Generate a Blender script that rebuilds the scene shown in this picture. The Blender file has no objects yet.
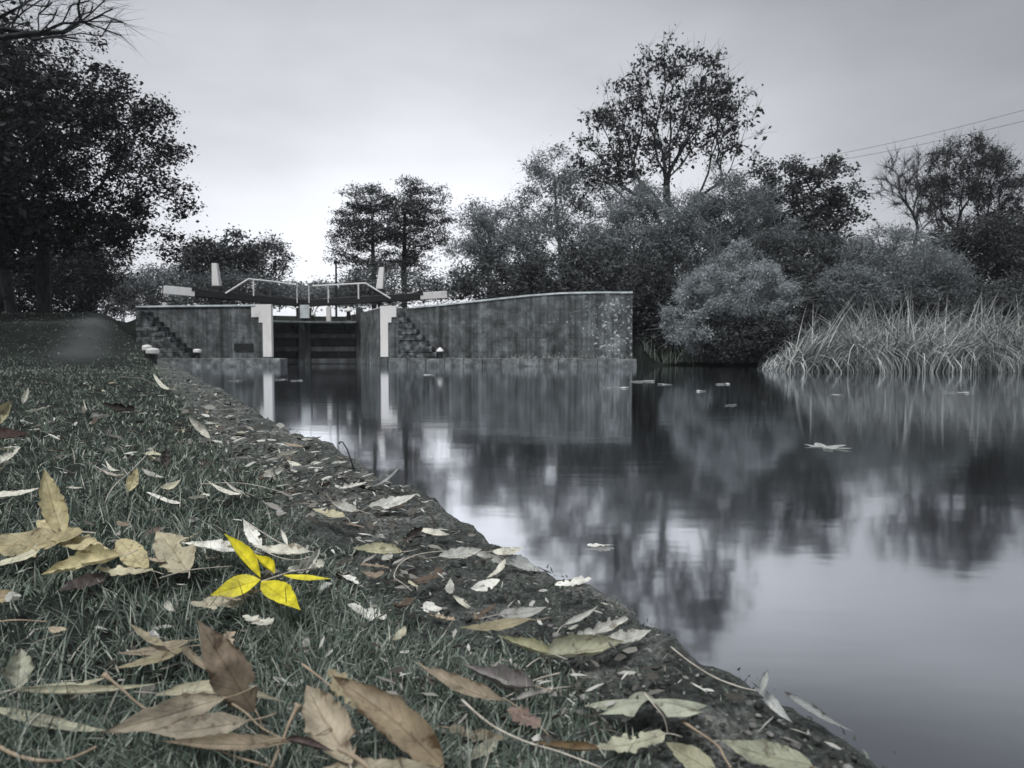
import bpy, math, random
import numpy as np
from mathutils import Vector, Matrix, Quaternion

random.seed(7)
RNG = np.random.default_rng(7)
SC = bpy.context.scene
COL = SC.collection
PI = math.pi

# ------------------------------------------------------------------ camera maths
H = 0.60
LENS = 24.0
F = LENS / 36.0 * 1024
PITCH = math.atan(34.0 / F)
CAM = Vector((0, 0, H))
FWD = Vector((0, math.cos(PITCH), -math.sin(PITCH)))
UPV = Vector((0, math.sin(PITCH), math.cos(PITCH)))
RGT = Vector((1, 0, 0))


def ray(px, py):
    return RGT * ((px - 512) / F) + UPV * ((384 - py) / F) + FWD


def on_plane(px, py, z):
    d = ray(px, py)
    t = (z - H) / d.z
    return CAM + d * t


def at_depth(px, py, y):
    d = ray(px, py)
    return CAM + d * (y / d.y)


# ------------------------------------------------------------------ helpers
def tag(o, label=None, cat=None, group=None, kind=None):
    if label: o['label'] = label
    if cat: o['category'] = cat
    if group: o['group'] = group
    if kind: o['kind'] = kind
    return o


def thing(name, loc, label, cat, group=None, rz=0.0):
    o = bpy.data.objects.new(name, None)
    COL.objects.link(o)
    o.location = loc
    o.rotation_euler = (0, 0, rz)
    o.empty_display_size = 0.1
    return tag(o, label, cat, group)


def link(name, me, mat=None, parent=None, loc=None):
    o = bpy.data.objects.new(name, me)
    COL.objects.link(o)
    if mat is not None and len(me.materials) == 0:
        me.materials.append(mat)
    if parent is not None:
        o.parent = parent
    if loc is not None:
        o.location = loc
    return o


def np_mesh(name, verts, faces_list, smooth=False, uv=None):
    """faces_list: list of int arrays (n,k) of polygon vertex ids (k may vary between arrays)"""
    me = bpy.data.meshes.new(name)
    verts = np.asarray(verts, dtype=np.float32).reshape(-1, 3)
    fl = [np.asarray(f, dtype=np.int32) for f in faces_list if len(f)]
    loops = np.concatenate([f.ravel() for f in fl])
    tot = np.concatenate([np.full(len(f), f.shape[1], dtype=np.int32) for f in fl])
    start = np.concatenate([[0], np.cumsum(tot)[:-1]]).astype(np.int32)
    me.vertices.add(len(verts))
    me.vertices.foreach_set('co', verts.ravel())
    me.loops.add(len(loops))
    me.loops.foreach_set('vertex_index', loops)
    me.polygons.add(len(tot))
    me.polygons.foreach_set('loop_start', start)
    me.polygons.foreach_set('loop_total', tot)
    me.polygons.foreach_set('use_smooth', np.full(len(tot), bool(smooth)))
    if uv is not None:
        l = me.uv_layers.new(name='UVMap')
        l.data.foreach_set('uv', np.asarray(uv, dtype=np.float32)[loops].ravel())
    me.update(calc_edges=True)
    me.validate()
    return me


class MB:
    """collects simple solids into one mesh"""
    def __init__(self):
        self.v = []; self.f = {}

    def add(self, v, faces):
        b = sum(len(x) for x in self.v)
        self.v.append(np.asarray(v, dtype=np.float32).reshape(-1, 3))
        for f in faces:
            self.f.setdefault(len(f), []).append([i + b for i in f])

    def hexa(self, p):
        """8 points: bottom 4 (ccw seen from above) then top 4"""
        self.add(p, [(3, 2, 1, 0), (4, 5, 6, 7), (0, 1, 5, 4), (1, 2, 6, 5), (2, 3, 7, 6), (3, 0, 4, 7)])

    def box(self, c, sx, sy, sz, ex=(1, 0), tilt=0.0):
        """box centred at c, ex = plan direction of its x axis, tilt = slope of x axis"""
        e = Vector((ex[0], ex[1], 0)).normalized(); e = Vector((e.x, e.y, tilt)).normalized()
        n = Vector((-e.y, e.x, 0)).normalized(); up = e.cross(n)
        if up.z < 0: up = -up
        c = Vector(c); P = []
        for k in (-1, 1):
            for (i, j) in ((-1, -1), (1, -1), (1, 1), (-1, 1)):
                P.append(c + e * (i * sx / 2) + n * (j * sy / 2) + up * (k * sz / 2))
        self.hexa([tuple(q) for q in P])

    def beam(self, a, b, w, h):
        a = Vector(a); b = Vector(b); d = b - a
        self.box((a + b) / 2, d.length, w, h, (d.x, d.y), d.z / max(1e-6, math.hypot(d.x, d.y)))

    def prism(self, poly, z0, z1):
        """z1 may be a list per vertex"""
        n = len(poly)
        zt = z1 if isinstance(z1, (list, tuple)) else [z1] * n
        v = [(x, y, z0) for x, y in poly] + [(poly[i][0], poly[i][1], zt[i]) for i in range(n)]
        fs = [tuple(range(n - 1, -1, -1)), tuple(range(n, 2 * n))]
        for i in range(n):
            j = (i + 1) % n
            fs.append((i, j, n + j, n + i))
        self.add(v, fs)

    def tube(self, pts, rads, sides=6, caps=True):
        pts = [Vector(p) for p in pts]
        n = len(pts)
        if not hasattr(rads, '__len__'): rads = [rads] * n
        v = []
        prev = None
        for i, p in enumerate(pts):
            t = (pts[min(i + 1, n - 1)] - pts[max(i - 1, 0)])
            t = t.normalized() if t.length > 1e-9 else Vector((0, 0, 1))
            if prev is None:
                a = t.cross(Vector((0, 0, 1)))
                if a.length < 0.1: a = t.cross(Vector((1, 0, 0)))
            else:
                a = prev - t * prev.dot(t)
            a.normalize(); prev = a
            b = t.cross(a)
            for k in range(sides):
                th = 2 * PI * k / sides
                v.append(tuple(p + (a * math.cos(th) + b * math.sin(th)) * rads[i]))
        fs = []
        for i in range(n - 1):
            for k in range(sides):
                k2 = (k + 1) % sides
                fs.append((i * sides + k, i * sides + k2, (i + 1) * sides + k2, (i + 1) * sides + k))
        if caps:
            fs.append(tuple(range(sides - 1, -1, -1)))
            fs.append(tuple((n - 1) * sides + k for k in range(sides)))
        self.add(v, fs)

    def lathe(self, prof, c=(0, 0, 0), sides=16):
        v = []; n = len(prof)
        for r, z in prof:
            for k in range(sides):
                th = 2 * PI * k / sides
                v.append((c[0] + r * math.cos(th), c[1] + r * math.sin(th), c[2] + z))
        fs = []
        for i in range(n - 1):
            for k in range(sides):
                k2 = (k + 1) % sides
                fs.append((i * sides + k, i * sides + k2, (i + 1) * sides + k2, (i + 1) * sides + k))
        fs.append(tuple(range(sides - 1, -1, -1)))
        fs.append(tuple((n - 1) * sides + k for k in range(sides)))
        self.add(v, fs)

    def build(self, name, mat, parent=None, origin=None, smooth=False, bevel=0.0):
        v = np.concatenate(self.v)
        if origin is not None:
            v = v - np.asarray(origin, dtype=np.float32)
        me = np_mesh(name, v, [np.array(f) for f in self.f.values()], smooth)
        o = link(name, me, mat, parent)
        if bevel:
            m = o.modifiers.new('Bevel', 'BEVEL'); m.width = bevel; m.segments = 2; m.limit_method = 'ANGLE'
        return o


# value noise
_TAB = np.random.default_rng(11).random((256, 256)).astype(np.float32)


def vnoise(x, y, off=0):
    x = np.asarray(x, dtype=np.float64) + off * 17.31; y = np.asarray(y, dtype=np.float64) + off * 9.77
    xi = np.floor(x).astype(np.int64); yi = np.floor(y).astype(np.int64)
    fx = x - xi; fy = y - yi
    fx = fx * fx * (3 - 2 * fx); fy = fy * fy * (3 - 2 * fy)
    a = _TAB[xi & 255, yi & 255]; b = _TAB[(xi + 1) & 255, yi & 255]
    c = _TAB[xi & 255, (yi + 1) & 255]; d = _TAB[(xi + 1) & 255, (yi + 1) & 255]
    return (a * (1 - fx) + b * fx) * (1 - fy) + (c * (1 - fx) + d * fx) * fy


def fbm(x, y, oct=4, off=0):
    s = 0; a = 0.5; t = 0
    for i in range(oct):
        s = s + a * vnoise(x * 2 ** i, y * 2 ** i, off + i * 3); t += a; a *= 0.5
    return s / t


def sstep(a, b, x):
    t = np.clip((np.asarray(x, dtype=np.float64) - a) / (b - a), 0, 1)
    return t * t * (3 - 2 * t)


# ------------------------------------------------------------------ materials
def mat_new(name):
    m = bpy.data.materials.new(name); m.use_nodes = True
    nt = m.node_tree
    return m, nt, nt.nodes['Principled BSDF'], nt.nodes['Material Output']


def N(nt, typ, **kw):
    n = nt.nodes.new(typ)
    for k, v in kw.items():
        if hasattr(n, k): setattr(n, k, v)
        else: n.inputs[k].default_value = v
    return n


def ramp(nt, stops, fac=None):
    r = nt.nodes.new('ShaderNodeValToRGB')
    e = r.color_ramp.elements
    while len(e) > 1: e.remove(e[0])
    e[0].position = stops[0][0]; e[0].color = (*stops[0][1], 1) if len(stops[0][1]) == 3 else stops[0][1]
    for p, c in stops[1:]:
        q = e.new(p); q.color = (*c, 1)
    if fac is not None: nt.links.new(fac, r.inputs[0])
    return r


def g3(v, t=(1, 1, 1)):
    return (v * t[0], v * t[1], v * t[2])


COOL = (0.90, 1.0, 1.04)


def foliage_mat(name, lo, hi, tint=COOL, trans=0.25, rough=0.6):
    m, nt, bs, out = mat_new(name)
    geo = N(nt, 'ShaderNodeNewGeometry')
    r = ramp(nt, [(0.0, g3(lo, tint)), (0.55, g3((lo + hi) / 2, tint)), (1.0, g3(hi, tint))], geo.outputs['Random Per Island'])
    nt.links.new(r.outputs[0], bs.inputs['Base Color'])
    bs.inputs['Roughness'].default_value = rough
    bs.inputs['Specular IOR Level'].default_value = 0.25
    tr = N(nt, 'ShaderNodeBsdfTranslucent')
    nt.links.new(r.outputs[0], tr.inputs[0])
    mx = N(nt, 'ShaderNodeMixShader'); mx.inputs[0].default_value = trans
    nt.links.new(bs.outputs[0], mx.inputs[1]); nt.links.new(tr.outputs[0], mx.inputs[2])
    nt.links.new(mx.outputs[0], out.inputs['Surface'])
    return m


def noise_mat(name, stops, scale=6.0, detail=6.0, rough=0.85, stretch=(1, 1, 1), bump=0.0, bscale=None, coords='Object', spec=0.3, dist=0.0):
    m, nt, bs, out = mat_new(name)
    tc = N(nt, 'ShaderNodeTexCoord'); mp = N(nt, 'ShaderNodeMapping')
    mp.inputs['Scale'].default_value = stretch
    nt.links.new(tc.outputs[coords], mp.inputs[0])
    nz = N(nt, 'ShaderNodeTexNoise'); nz.inputs['Scale'].default_value = scale; nz.inputs['Detail'].default_value = detail
    nz.inputs['Distortion'].default_value = dist
    nt.links.new(mp.outputs[0], nz.inputs['Vector'])
    r = ramp(nt, stops, nz.outputs['Fac'])
    nt.links.new(r.outputs[0], bs.inputs['Base Color'])
    bs.inputs['Roughness'].default_value = rough
    bs.inputs['Specular IOR Level'].default_value = spec
    if bump:
        n2 = N(nt, 'ShaderNodeTexNoise'); n2.inputs['Scale'].default_value = bscale or scale * 4; n2.inputs['Detail'].default_value = 8
        nt.links.new(tc.outputs[coords], n2.inputs['Vector'])
        b = N(nt, 'ShaderNodeBump'); b.inputs['Strength'].default_value = 0.7; b.inputs['Distance'].default_value = bump
        nt.links.new(n2.outputs['Fac'], b.inputs['Height']); nt.links.new(b.outputs[0], bs.inputs['Normal'])
    return m


M = {}
M['bark'] = noise_mat('bark', [(0.3, g3(.018, COOL)), (0.7, g3(.06, COOL))], 8, 6, .9, (1, 1, .25), .02, 14)
M['bark_light'] = noise_mat('bark_light', [(0.3, g3(.12, COOL)), (0.7, g3(.30, COOL))], 8, 6, .9, (1, 1, .25))
M['bark_pale'] = noise_mat('bark_pale', [(0.3, g3(.06, COOL)), (0.7, g3(.15, COOL))], 8, 6, .9, (1, 1, .25))
M['white'] = noise_mat('white_paint', [(0.28, g3(.36)), (0.42, g3(.58)), (1, g3(.66))], 3.5, 8, .6, (1, 1, .4))
M['black_wood'] = noise_mat('black_painted_wood', [(0.3, g3(.006, COOL)), (0.75, g3(.02, COOL))], 5, 6, .55, (1, 1, 3))
M['gate_wood'] = noise_mat('wet_gate_timber', [(0.3, g3(.004, COOL)), (0.6, g3(.012, COOL)), (0.85, g3(.04, COOL))], 3, 8, .6, (1, 1, .5), .01, 20)
M['rail_wood'] = noise_mat('rail_timber', [(0.3, g3(.012, COOL)), (0.55, g3(.04, COOL)), (0.8, g3(.13, COOL))], 3, 8, .7, (1, 1, .5), .01, 20)
M['grey_wood'] = noise_mat('weathered_timber', [(0.3, g3(.06, COOL)), (0.7, g3(.22, COOL))], 6, 8, .85, (1, 1, .3), .01, 20)
M['iron'] = noise_mat('black_iron', [(0.3, g3(.008, COOL)), (0.8, g3(.025, COOL))], 10, 4, .5)
M['moss_stone'] = noise_mat('mossy_dark_stone', [(0.35, g3(.015, COOL)), (0.5, g3(.055, COOL)), (0.66, g3(.16, COOL))], 6, 8, .9, (1, 1, 1), .03, 16)
M['coping_line'] = noise_mat('pale_coping', [(0.3, g3(.30, COOL)), (0.6, g3(.55, COOL))], 3, 8, .8)
M['path'] = noise_mat('trodden_path', [(0.3, g3(.014, COOL)), (0.7, g3(.035, COOL))], 2, 8, .95)
M['cable'] = noise_mat('cable_black', [(0.3, (.02, .02, .02)), (0.7, (.03, .03, .03))], 2, 2, .6)


def wall_mat():
    m, nt, bs, out = mat_new('stained_concrete')
    tc = N(nt, 'ShaderNodeTexCoord')
    def mapping(s):
        mp = N(nt, 'ShaderNodeMapping'); mp.inputs['Scale'].default_value = s
        nt.links.new(tc.outputs['Object'], mp.inputs[0]); return mp
    a = N(nt, 'ShaderNodeTexNoise', Scale=2.2, Detail=10.0, Roughness=0.72); nt.links.new(mapping((1, 1, 1)).outputs[0], a.inputs['Vector'])
    st = N(nt, 'ShaderNodeTexNoise', Scale=1.7, Detail=9.0, Roughness=0.62); nt.links.new(mapping((1.3, 1.3, .13)).outputs[0], st.inputs['Vector'])
    r1 = ramp(nt, [(0.33, g3(.030, COOL)), (0.50, g3(.088, COOL)), (0.62, g3(.15, COOL)), (.74, g3(.30, COOL))], a.outputs['Fac'])
    r2 = ramp(nt, [(0.34, g3(.45)), (0.47, g3(.85)), (0.60, g3(1.0)), (0.74, g3(1.6))], st.outputs['Fac'])
    mul = N(nt, 'ShaderNodeMix', data_type='RGBA', blend_type='MULTIPLY'); mul.inputs[0].default_value = 1
    nt.links.new(r1.outputs[0], mul.inputs[6]); nt.links.new(r2.outputs[0], mul.inputs[7])
    s2 = N(nt, 'ShaderNodeTexNoise', Scale=2.6, Detail=6.0, Roughness=.6); nt.links.new(mapping((3.4, 3.4, .07)).outputs[0], s2.inputs['Vector'])
    r4 = ramp(nt, [(.36, g3(.62)), (.5, g3(1.0)), (.66, g3(1.35))], s2.outputs['Fac'])
    mu4 = N(nt, 'ShaderNodeMix', data_type='RGBA', blend_type='MULTIPLY'); mu4.inputs[0].default_value = 1
    nt.links.new(mul.outputs[2], mu4.inputs[6]); nt.links.new(r4.outputs[0], mu4.inputs[7]); mul = mu4
    # shutter-board lift lines
    sep = N(nt, 'ShaderNodeSeparateXYZ'); nt.links.new(tc.outputs['Object'], sep.inputs[0])
    wv = N(nt, 'ShaderNodeMath', operation='FRACT')
    ml = N(nt, 'ShaderNodeMath', operation='MULTIPLY'); ml.inputs[1].default_value = 1.9
    nt.links.new(sep.outputs['Z'], ml.inputs[0]); nt.links.new(ml.outputs[0], wv.inputs[0])
    rl = ramp(nt, [(0.0, g3(.62)), (0.05, g3(1)), (0.97, g3(1)), (1, g3(.62))], wv.outputs[0])
    mul2 = N(nt, 'ShaderNodeMix', data_type='RGBA', blend_type='MULTIPLY'); mul2.inputs[0].default_value = .85
    nt.links.new(mul.outputs[2], mul2.inputs[6]); nt.links.new(rl.outputs[0], mul2.inputs[7])
    # pale lichen spots, thicker towards the right hand end
    vo = N(nt, 'ShaderNodeTexNoise', Scale=9.0, Detail=6.0, Roughness=0.7); nt.links.new(mapping((1, 1, 1)).outputs[0], vo.inputs['Vector'])
    mr = N(nt, 'ShaderNodeMapRange'); mr.inputs['From Min'].default_value = 4.5; mr.inputs['From Max'].default_value = 8.6
    mr.inputs['To Min'].default_value = -.12; mr.inputs['To Max'].default_value = 0.03
    nt.links.new(sep.outputs['X'], mr.inputs['Value'])
    ad = N(nt, 'ShaderNodeMath', operation='ADD'); nt.links.new(vo.outputs['Fac'], ad.inputs[0]); nt.links.new(mr.outputs[0], ad.inputs[1])
    r3 = ramp(nt, [(0.60, (0, 0, 0)), (0.65, (1, 1, 1))], ad.outputs[0])
    mix = N(nt, 'ShaderNodeMix', data_type='RGBA'); nt.links.new(r3.outputs[0], mix.inputs[0])
    nt.links.new(mul2.outputs[2], mix.inputs[6]); mix.inputs[7].default_value = (.42, .45, .46, 1)
    nt.links.new(mix.outputs[2], bs.inputs['Base Color'])
    bs.inputs['Roughness'].default_value = .85; bs.inputs['Specular IOR Level'].default_value = .25
    b = N(nt, 'ShaderNodeBump'); b.inputs['Strength'].default_value = .6; b.inputs['Distance'].default_value = .03
    nt.links.new(vo.outputs['Fac'], b.inputs['Height']); nt.links.new(b.outputs[0], bs.inputs['Normal'])
    return m


M['wall'] = wall_mat()


def ledge_mat():
    m, nt, bs, out = mat_new('ledge_blocks')
    tc = N(nt, 'ShaderNodeTexCoord')
    a = N(nt, 'ShaderNodeTexNoise', Scale=3.0, Detail=9.0, Roughness=0.7); nt.links.new(tc.outputs['Object'], a.inputs['Vector'])
    r1 = ramp(nt, [(0.36, g3(.03, COOL)), (0.52, g3(.10, COOL)), (0.70, g3(.26, COOL))], a.outputs['Fac'])
    sep = N(nt, 'ShaderNodeSeparateXYZ'); nt.links.new(tc.outputs['Object'], sep.inputs[0])
    ml = N(nt, 'ShaderNodeMath', operation='MULTIPLY'); ml.inputs[1].default_value = .9
    fr = N(nt, 'ShaderNodeMath', operation='FRACT')
    nt.links.new(sep.outputs['X'], ml.inputs[0]); nt.links.new(ml.outputs[0], fr.inputs[0])
    rl = ramp(nt, [(0.0, g3(.5)), (0.02, g3(1)), (0.98, g3(1)), (1, g3(.5))], fr.outputs[0])
    mul = N(nt, 'ShaderNodeMix', data_type='RGBA', blend_type='MULTIPLY'); mul.inputs[0].default_value = .8
    nt.links.new(r1.outputs[0], mul.inputs[6]); nt.links.new(rl.outputs[0], mul.inputs[7])
    nt.links.new(mul.outputs[2], bs.inputs['Base Color'])
    bs.inputs['Roughness'].default_value = .8
    b = N(nt, 'ShaderNodeBump'); b.inputs['Strength'].default_value = .8; b.inputs['Distance'].default_value = .04
    nt.links.new(a.outputs['Fac'], b.inputs['Height']); nt.links.new(b.outputs[0], bs.inputs['Normal'])
    return m


M['ledge'] = ledge_mat()


def ground_mat():
    m, nt, bs, out = mat_new('soil_and_turf')
    tc = N(nt, 'ShaderNodeTexCoord')
    a = N(nt, 'ShaderNodeTexNoise', Scale=2.5, Detail=8.0, Roughness=0.65); nt.links.new(tc.outputs['Object'], a.inputs['Vector'])
    b = N(nt, 'ShaderNodeTexNoise', Scale=70.0, Detail=6.0, Roughness=0.7); nt.links.new(tc.outputs['Object'], b.inputs['Vector'])
    r1 = ramp(nt, [(0.35, (.008, .010, .009)), (0.6, (.020, .026, .022)), (0.8, (.045, .048, .042))], a.outputs['Fac'])
    r2 = ramp(nt, [(0.35, g3(.5)), (0.65, g3(1.3))], b.outputs['Fac'])
    mul = N(nt, 'ShaderNodeMix', data_type='RGBA', blend_type='MULTIPLY'); mul.inputs[0].default_value = 1
    nt.links.new(r1.outputs[0], mul.inputs[6]); nt.links.new(r2.outputs[0], mul.inputs[7])
    sp_ = N(nt, 'ShaderNodeSeparateXYZ'); nt.links.new(tc.outputs['Object'], sp_.inputs[0])
    my = N(nt, 'ShaderNodeMath', operation='MULTIPLY_ADD'); my.inputs[1].default_value = .567; my.inputs[2].default_value = 1.11; nt.links.new(sp_.outputs['Y'], my.inputs[0])
    sx_ = N(nt, 'ShaderNodeMath', operation='ADD'); nt.links.new(sp_.outputs['X'], sx_.inputs[0]); nt.links.new(my.outputs[0], sx_.inputs[1])
    ab_ = N(nt, 'ShaderNodeMath', operation='ABSOLUTE'); nt.links.new(sx_.outputs[0], ab_.inputs[0])
    an_ = N(nt, 'ShaderNodeMath', operation='MULTIPLY_ADD'); an_.inputs[1].default_value = 1.2; nt.links.new(a.outputs['Fac'], an_.inputs[0]); nt.links.new(ab_.outputs[0], an_.inputs[2])
    mr_ = N(nt, 'ShaderNodeMapRange'); mr_.inputs['From Min'].default_value = .75; mr_.inputs['From Max'].default_value = 1.5; mr_.inputs['To Min'].default_value = 1; mr_.inputs['To Max'].default_value = 0
    nt.links.new(an_.outputs[0], mr_.inputs['Value'])
    gy_ = N(nt, 'ShaderNodeMapRange'); gy_.inputs['From Min'].default_value = 12; gy_.inputs['From Max'].default_value = 16; nt.links.new(sp_.outputs['Y'], gy_.inputs['Value'])
    mm_ = N(nt, 'ShaderNodeMath', operation='MULTIPLY'); nt.links.new(mr_.outputs[0], mm_.inputs[0]); nt.links.new(gy_.outputs[0], mm_.inputs[1])
    mp_ = N(nt, 'ShaderNodeMix', data_type='RGBA'); nt.links.new(mm_.outputs[0], mp_.inputs[0]); nt.links.new(mul.outputs[2], mp_.inputs[6]); mp_.inputs[7].default_value = (.058, .064, .064, 1)
    nt.links.new(mp_.outputs[2], bs.inputs['Base Color'])
    bs.inputs['Roughness'].default_value = .95; bs.inputs['Specular IOR Level'].default_value = .15
    bp = N(nt, 'ShaderNodeBump'); bp.inputs['Strength'].default_value = .8; bp.inputs['Distance'].default_value = .012
    nt.links.new(b.outputs['Fac'], bp.inputs['Height']); nt.links.new(bp.outputs[0], bs.inputs['Normal'])
    return m


M['ground'] = ground_mat()


def edge_mat():
    m, nt, bs, out = mat_new('mossy_coping_stone')
    tc = N(nt, 'ShaderNodeTexCoord')
    a = N(nt, 'ShaderNodeTexNoise', Scale=9.0, Detail=8.0, Roughness=0.7); nt.links.new(tc.outputs['Object'], a.inputs['Vector'])
    b = N(nt, 'ShaderNodeTexNoise', Scale=150.0, Detail=6.0, Roughness=0.75); nt.links.new(tc.outputs['Object'], b.inputs['Vector'])
    v = N(nt, 'ShaderNodeTexVoronoi', Scale=85.0); nt.links.new(tc.outputs['Object'], v.inputs['Vector'])
    r1 = ramp(nt, [(0.35, (.035, .043, .039)), (0.52, (.11, .125, .115)), (0.68, (.27, .275, .265))], a.outputs['Fac'])
    r2 = ramp(nt, [(0.34, g3(.2)), (0.5, g3(.8)), (0.62, g3(1.5)), (0.74, g3(3.2))], b.outputs['Fac'])
    mul = N(nt, 'ShaderNodeMix', data_type='RGBA', blend_type='MULTIPLY'); mul.inputs[0].default_value = 1
    nt.links.new(r1.outputs[0], mul.inputs[6]); nt.links.new(r2.outputs[0], mul.inputs[7])
    nt.links.new(mul.outputs[2], bs.inputs['Base Color'])
    bs.inputs['Roughness'].default_value = .8; bs.inputs['Specular IOR Level'].default_value = .3
    ad = N(nt, 'ShaderNodeMath', operation='SUBTRACT'); nt.links.new(b.outputs['Fac'], ad.inputs[0]); nt.links.new(v.outputs['Distance'], ad.inputs[1])
    bp = N(nt, 'ShaderNodeBump'); bp.inputs['Strength'].default_value = 1; bp.inputs['Distance'].default_value = .014
    nt.links.new(ad.outputs[0], bp.inputs['Height']); nt.links.new(bp.outputs[0], bs.inputs['Normal'])
    return m


M['edge'] = edge_mat()


def water_mat():
    m, nt, bs, out = mat_new('still_canal_water')
    nt.nodes.remove(bs)
    df = N(nt, 'ShaderNodeBsdfDiffuse'); df.inputs[0].default_value = (.005, .007, .009, 1)
    gl = N(nt, 'ShaderNodeBsdfGlossy'); gl.inputs['Roughness'].default_value = .075; gl.inputs[0].default_value = (.94, .965, 1, 1)
    fr0 = N(nt, 'ShaderNodeLayerWeight'); fr0.inputs['Blend'].default_value = .5
    fr = ramp(nt, [(0, g3(.06)), (.46, g3(.17)), (.55, g3(.42)), (.64, g3(.80)), (.78, g3(.97)), (1, g3(1))], fr0.outputs['Facing'])
    mx = N(nt, 'ShaderNodeMixShader')
    nt.links.new(fr.outputs[0], mx.inputs[0]); nt.links.new(df.outputs[0], mx.inputs[1]); nt.links.new(gl.outputs[0], mx.inputs[2])
    tc = N(nt, 'ShaderNodeTexCoord'); mp = N(nt, 'ShaderNodeMapping'); mp.inputs['Scale'].default_value = (.5, 1.2, 1)
    nt.links.new(tc.outputs['Object'], mp.inputs[0])
    nz = N(nt, 'ShaderNodeTexNoise', Scale=3.0, Detail=3.0); nt.links.new(mp.outputs[0], nz.inputs['Vector'])
    bp = N(nt, 'ShaderNodeBump'); bp.inputs['Strength'].default_value = .25; bp.inputs['Distance'].default_value = .004
    nt.links.new(nz.outputs['Fac'], bp.inputs['Height'])
    for n in (df, gl, fr0): nt.links.new(bp.outputs[0], n.inputs['Normal'])
    nt.links.new(mx.outputs[0], out.inputs['Surface'])
    return m


M['water'] = water_mat()


def leaf_mat(name, spot=0.5, sscale=95.0, sth=.585):
    """dead leaf: object colour, veins along the uv, brown spots"""
    m, nt, bs, out = mat_new(name)
    oi = N(nt, 'ShaderNodeObjectInfo'); uv = N(nt, 'ShaderNodeUVMap'); tc = N(nt, 'ShaderNodeTexCoord')
    sep = N(nt, 'ShaderNodeSeparateXYZ'); nt.links.new(uv.outputs[0], sep.inputs[0])
    ab = N(nt, 'ShaderNodeMath', operation='ABSOLUTE'); nt.links.new(sep.outputs['X'], ab.inputs[0])
    # side veins
    m1 = N(nt, 'ShaderNodeMath', operation='MULTIPLY'); m1.inputs[1].default_value = 9.0; nt.links.new(sep.outputs['Y'], m1.inputs[0])
    m2 = N(nt, 'ShaderNodeMath', operation='MULTIPLY'); m2.inputs[1].default_value = -2.2; nt.links.new(ab.outputs[0], m2.inputs[0])
    ad = N(nt, 'ShaderNodeMath', operation='ADD'); nt.links.new(m1.outputs[0], ad.inputs[0]); nt.links.new(m2.outputs[0], ad.inputs[1])
    fr = N(nt, 'ShaderNodeMath', operation='FRACT'); nt.links.new(ad.outputs[0], fr.inputs[0])
    rv = ramp(nt, [(0.0, g3(1.0)), (0.05, g3(.25)), (0.12, g3(0)), (0.9, g3(0)), (1, g3(1))], fr.outputs[0])
    rm = ramp(nt, [(0.0, g3(1.0)), (0.035, g3(.8)), (0.08, g3(0))], ab.outputs[0])
    mxv = N(nt, 'ShaderNodeMath', operation='MAXIMUM'); 
    sc = N(nt, 'ShaderNodeMath', operation='MULTIPLY'); sc.inputs[1].default_value = .45; nt.links.new(rv.outputs[0], sc.inputs[0])
    nt.links.new(sc.outputs[0], mxv.inputs[0]); nt.links.new(rm.outputs[0], mxv.inputs[1])
    # mottling
    of = N(nt, 'ShaderNodeMath', operation='MULTIPLY'); of.inputs[1].default_value = 37.0; nt.links.new(oi.outputs['Random'], of.inputs[0])
    va = N(nt, 'ShaderNodeVectorMath', operation='ADD'); nt.links.new(tc.outputs['Object'], va.inputs[0]); nt.links.new(of.outputs[0], va.inputs[1])
    nz = N(nt, 'ShaderNodeTexNoise', Scale=45.0, Detail=7.0, Roughness=.65); nt.links.new(va.outputs[0], nz.inputs['Vector'])
    rn = ramp(nt, [(0.3, g3(.50)), (0.5, g3(.92)), (0.7, g3(1.25))], nz.outputs['Fac'])
    mul = N(nt, 'ShaderNodeMix', data_type='RGBA', blend_type='MULTIPLY'); mul.inputs[0].default_value = 1
    nt.links.new(oi.outputs['Color'], mul.inputs[6]); nt.links.new(rn.outputs[0], mul.inputs[7])
    # spots and brown margins
    sp = N(nt, 'ShaderNodeTexNoise', Scale=sscale, Detail=4.0, Roughness=.6); nt.links.new(va.outputs[0], sp.inputs['Vector'])
    em = N(nt, 'ShaderNodeMath', operation='POWER'); em.inputs[1].default_value = 5.0; nt.links.new(ab.outputs[0], em.inputs[0])
    es = N(nt, 'ShaderNodeMath', operation='MULTIPLY_ADD'); es.inputs[1].default_value = .10; nt.links.new(em.outputs[0], es.inputs[0]); nt.links.new(sp.outputs['Fac'], es.inputs[2])
    rs = ramp(nt, [(sth, (0, 0, 0)), (sth + .09, g3(spot))], es.outputs[0])
    mx2 = N(nt, 'ShaderNodeMix', data_type='RGBA'); nt.links.new(rs.outputs[0], mx2.inputs[0])
    dk = N(nt, 'ShaderNodeMix', data_type='RGBA', blend_type='MULTIPLY'); dk.inputs[0].default_value = 1
    nt.links.new(mul.outputs[2], dk.inputs[6]); dk.inputs[7].default_value = (.28, .22, .18, 1)
    nt.links.new(mul.outputs[2], mx2.inputs[6]); nt.links.new(dk.outputs[2], mx2.inputs[7])
    lt = N(nt, 'ShaderNodeMix', data_type='RGBA', blend_type='MULTIPLY'); nt.links.new(mxv.outputs[0], lt.inputs[0])
    nt.links.new(mx2.outputs[2], lt.inputs[6]); lt.inputs[7].default_value = (.74, .72, .68, 1)
    nt.links.new(lt.outputs[2], bs.inputs['Base Color'])
    bs.inputs['Roughness'].default_value = .55; bs.inputs['Specular IOR Level'].default_value = .35
    hs = N(nt, 'ShaderNodeMath', operation='SUBTRACT'); nt.links.new(nz.outputs['Fac'], hs.inputs[0]); nt.links.new(mxv.outputs[0], hs.inputs[1])
    bp = N(nt, 'ShaderNodeBump'); bp.inputs['Strength'].default_value = .5; bp.inputs['Distance'].default_value = .0012
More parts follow.
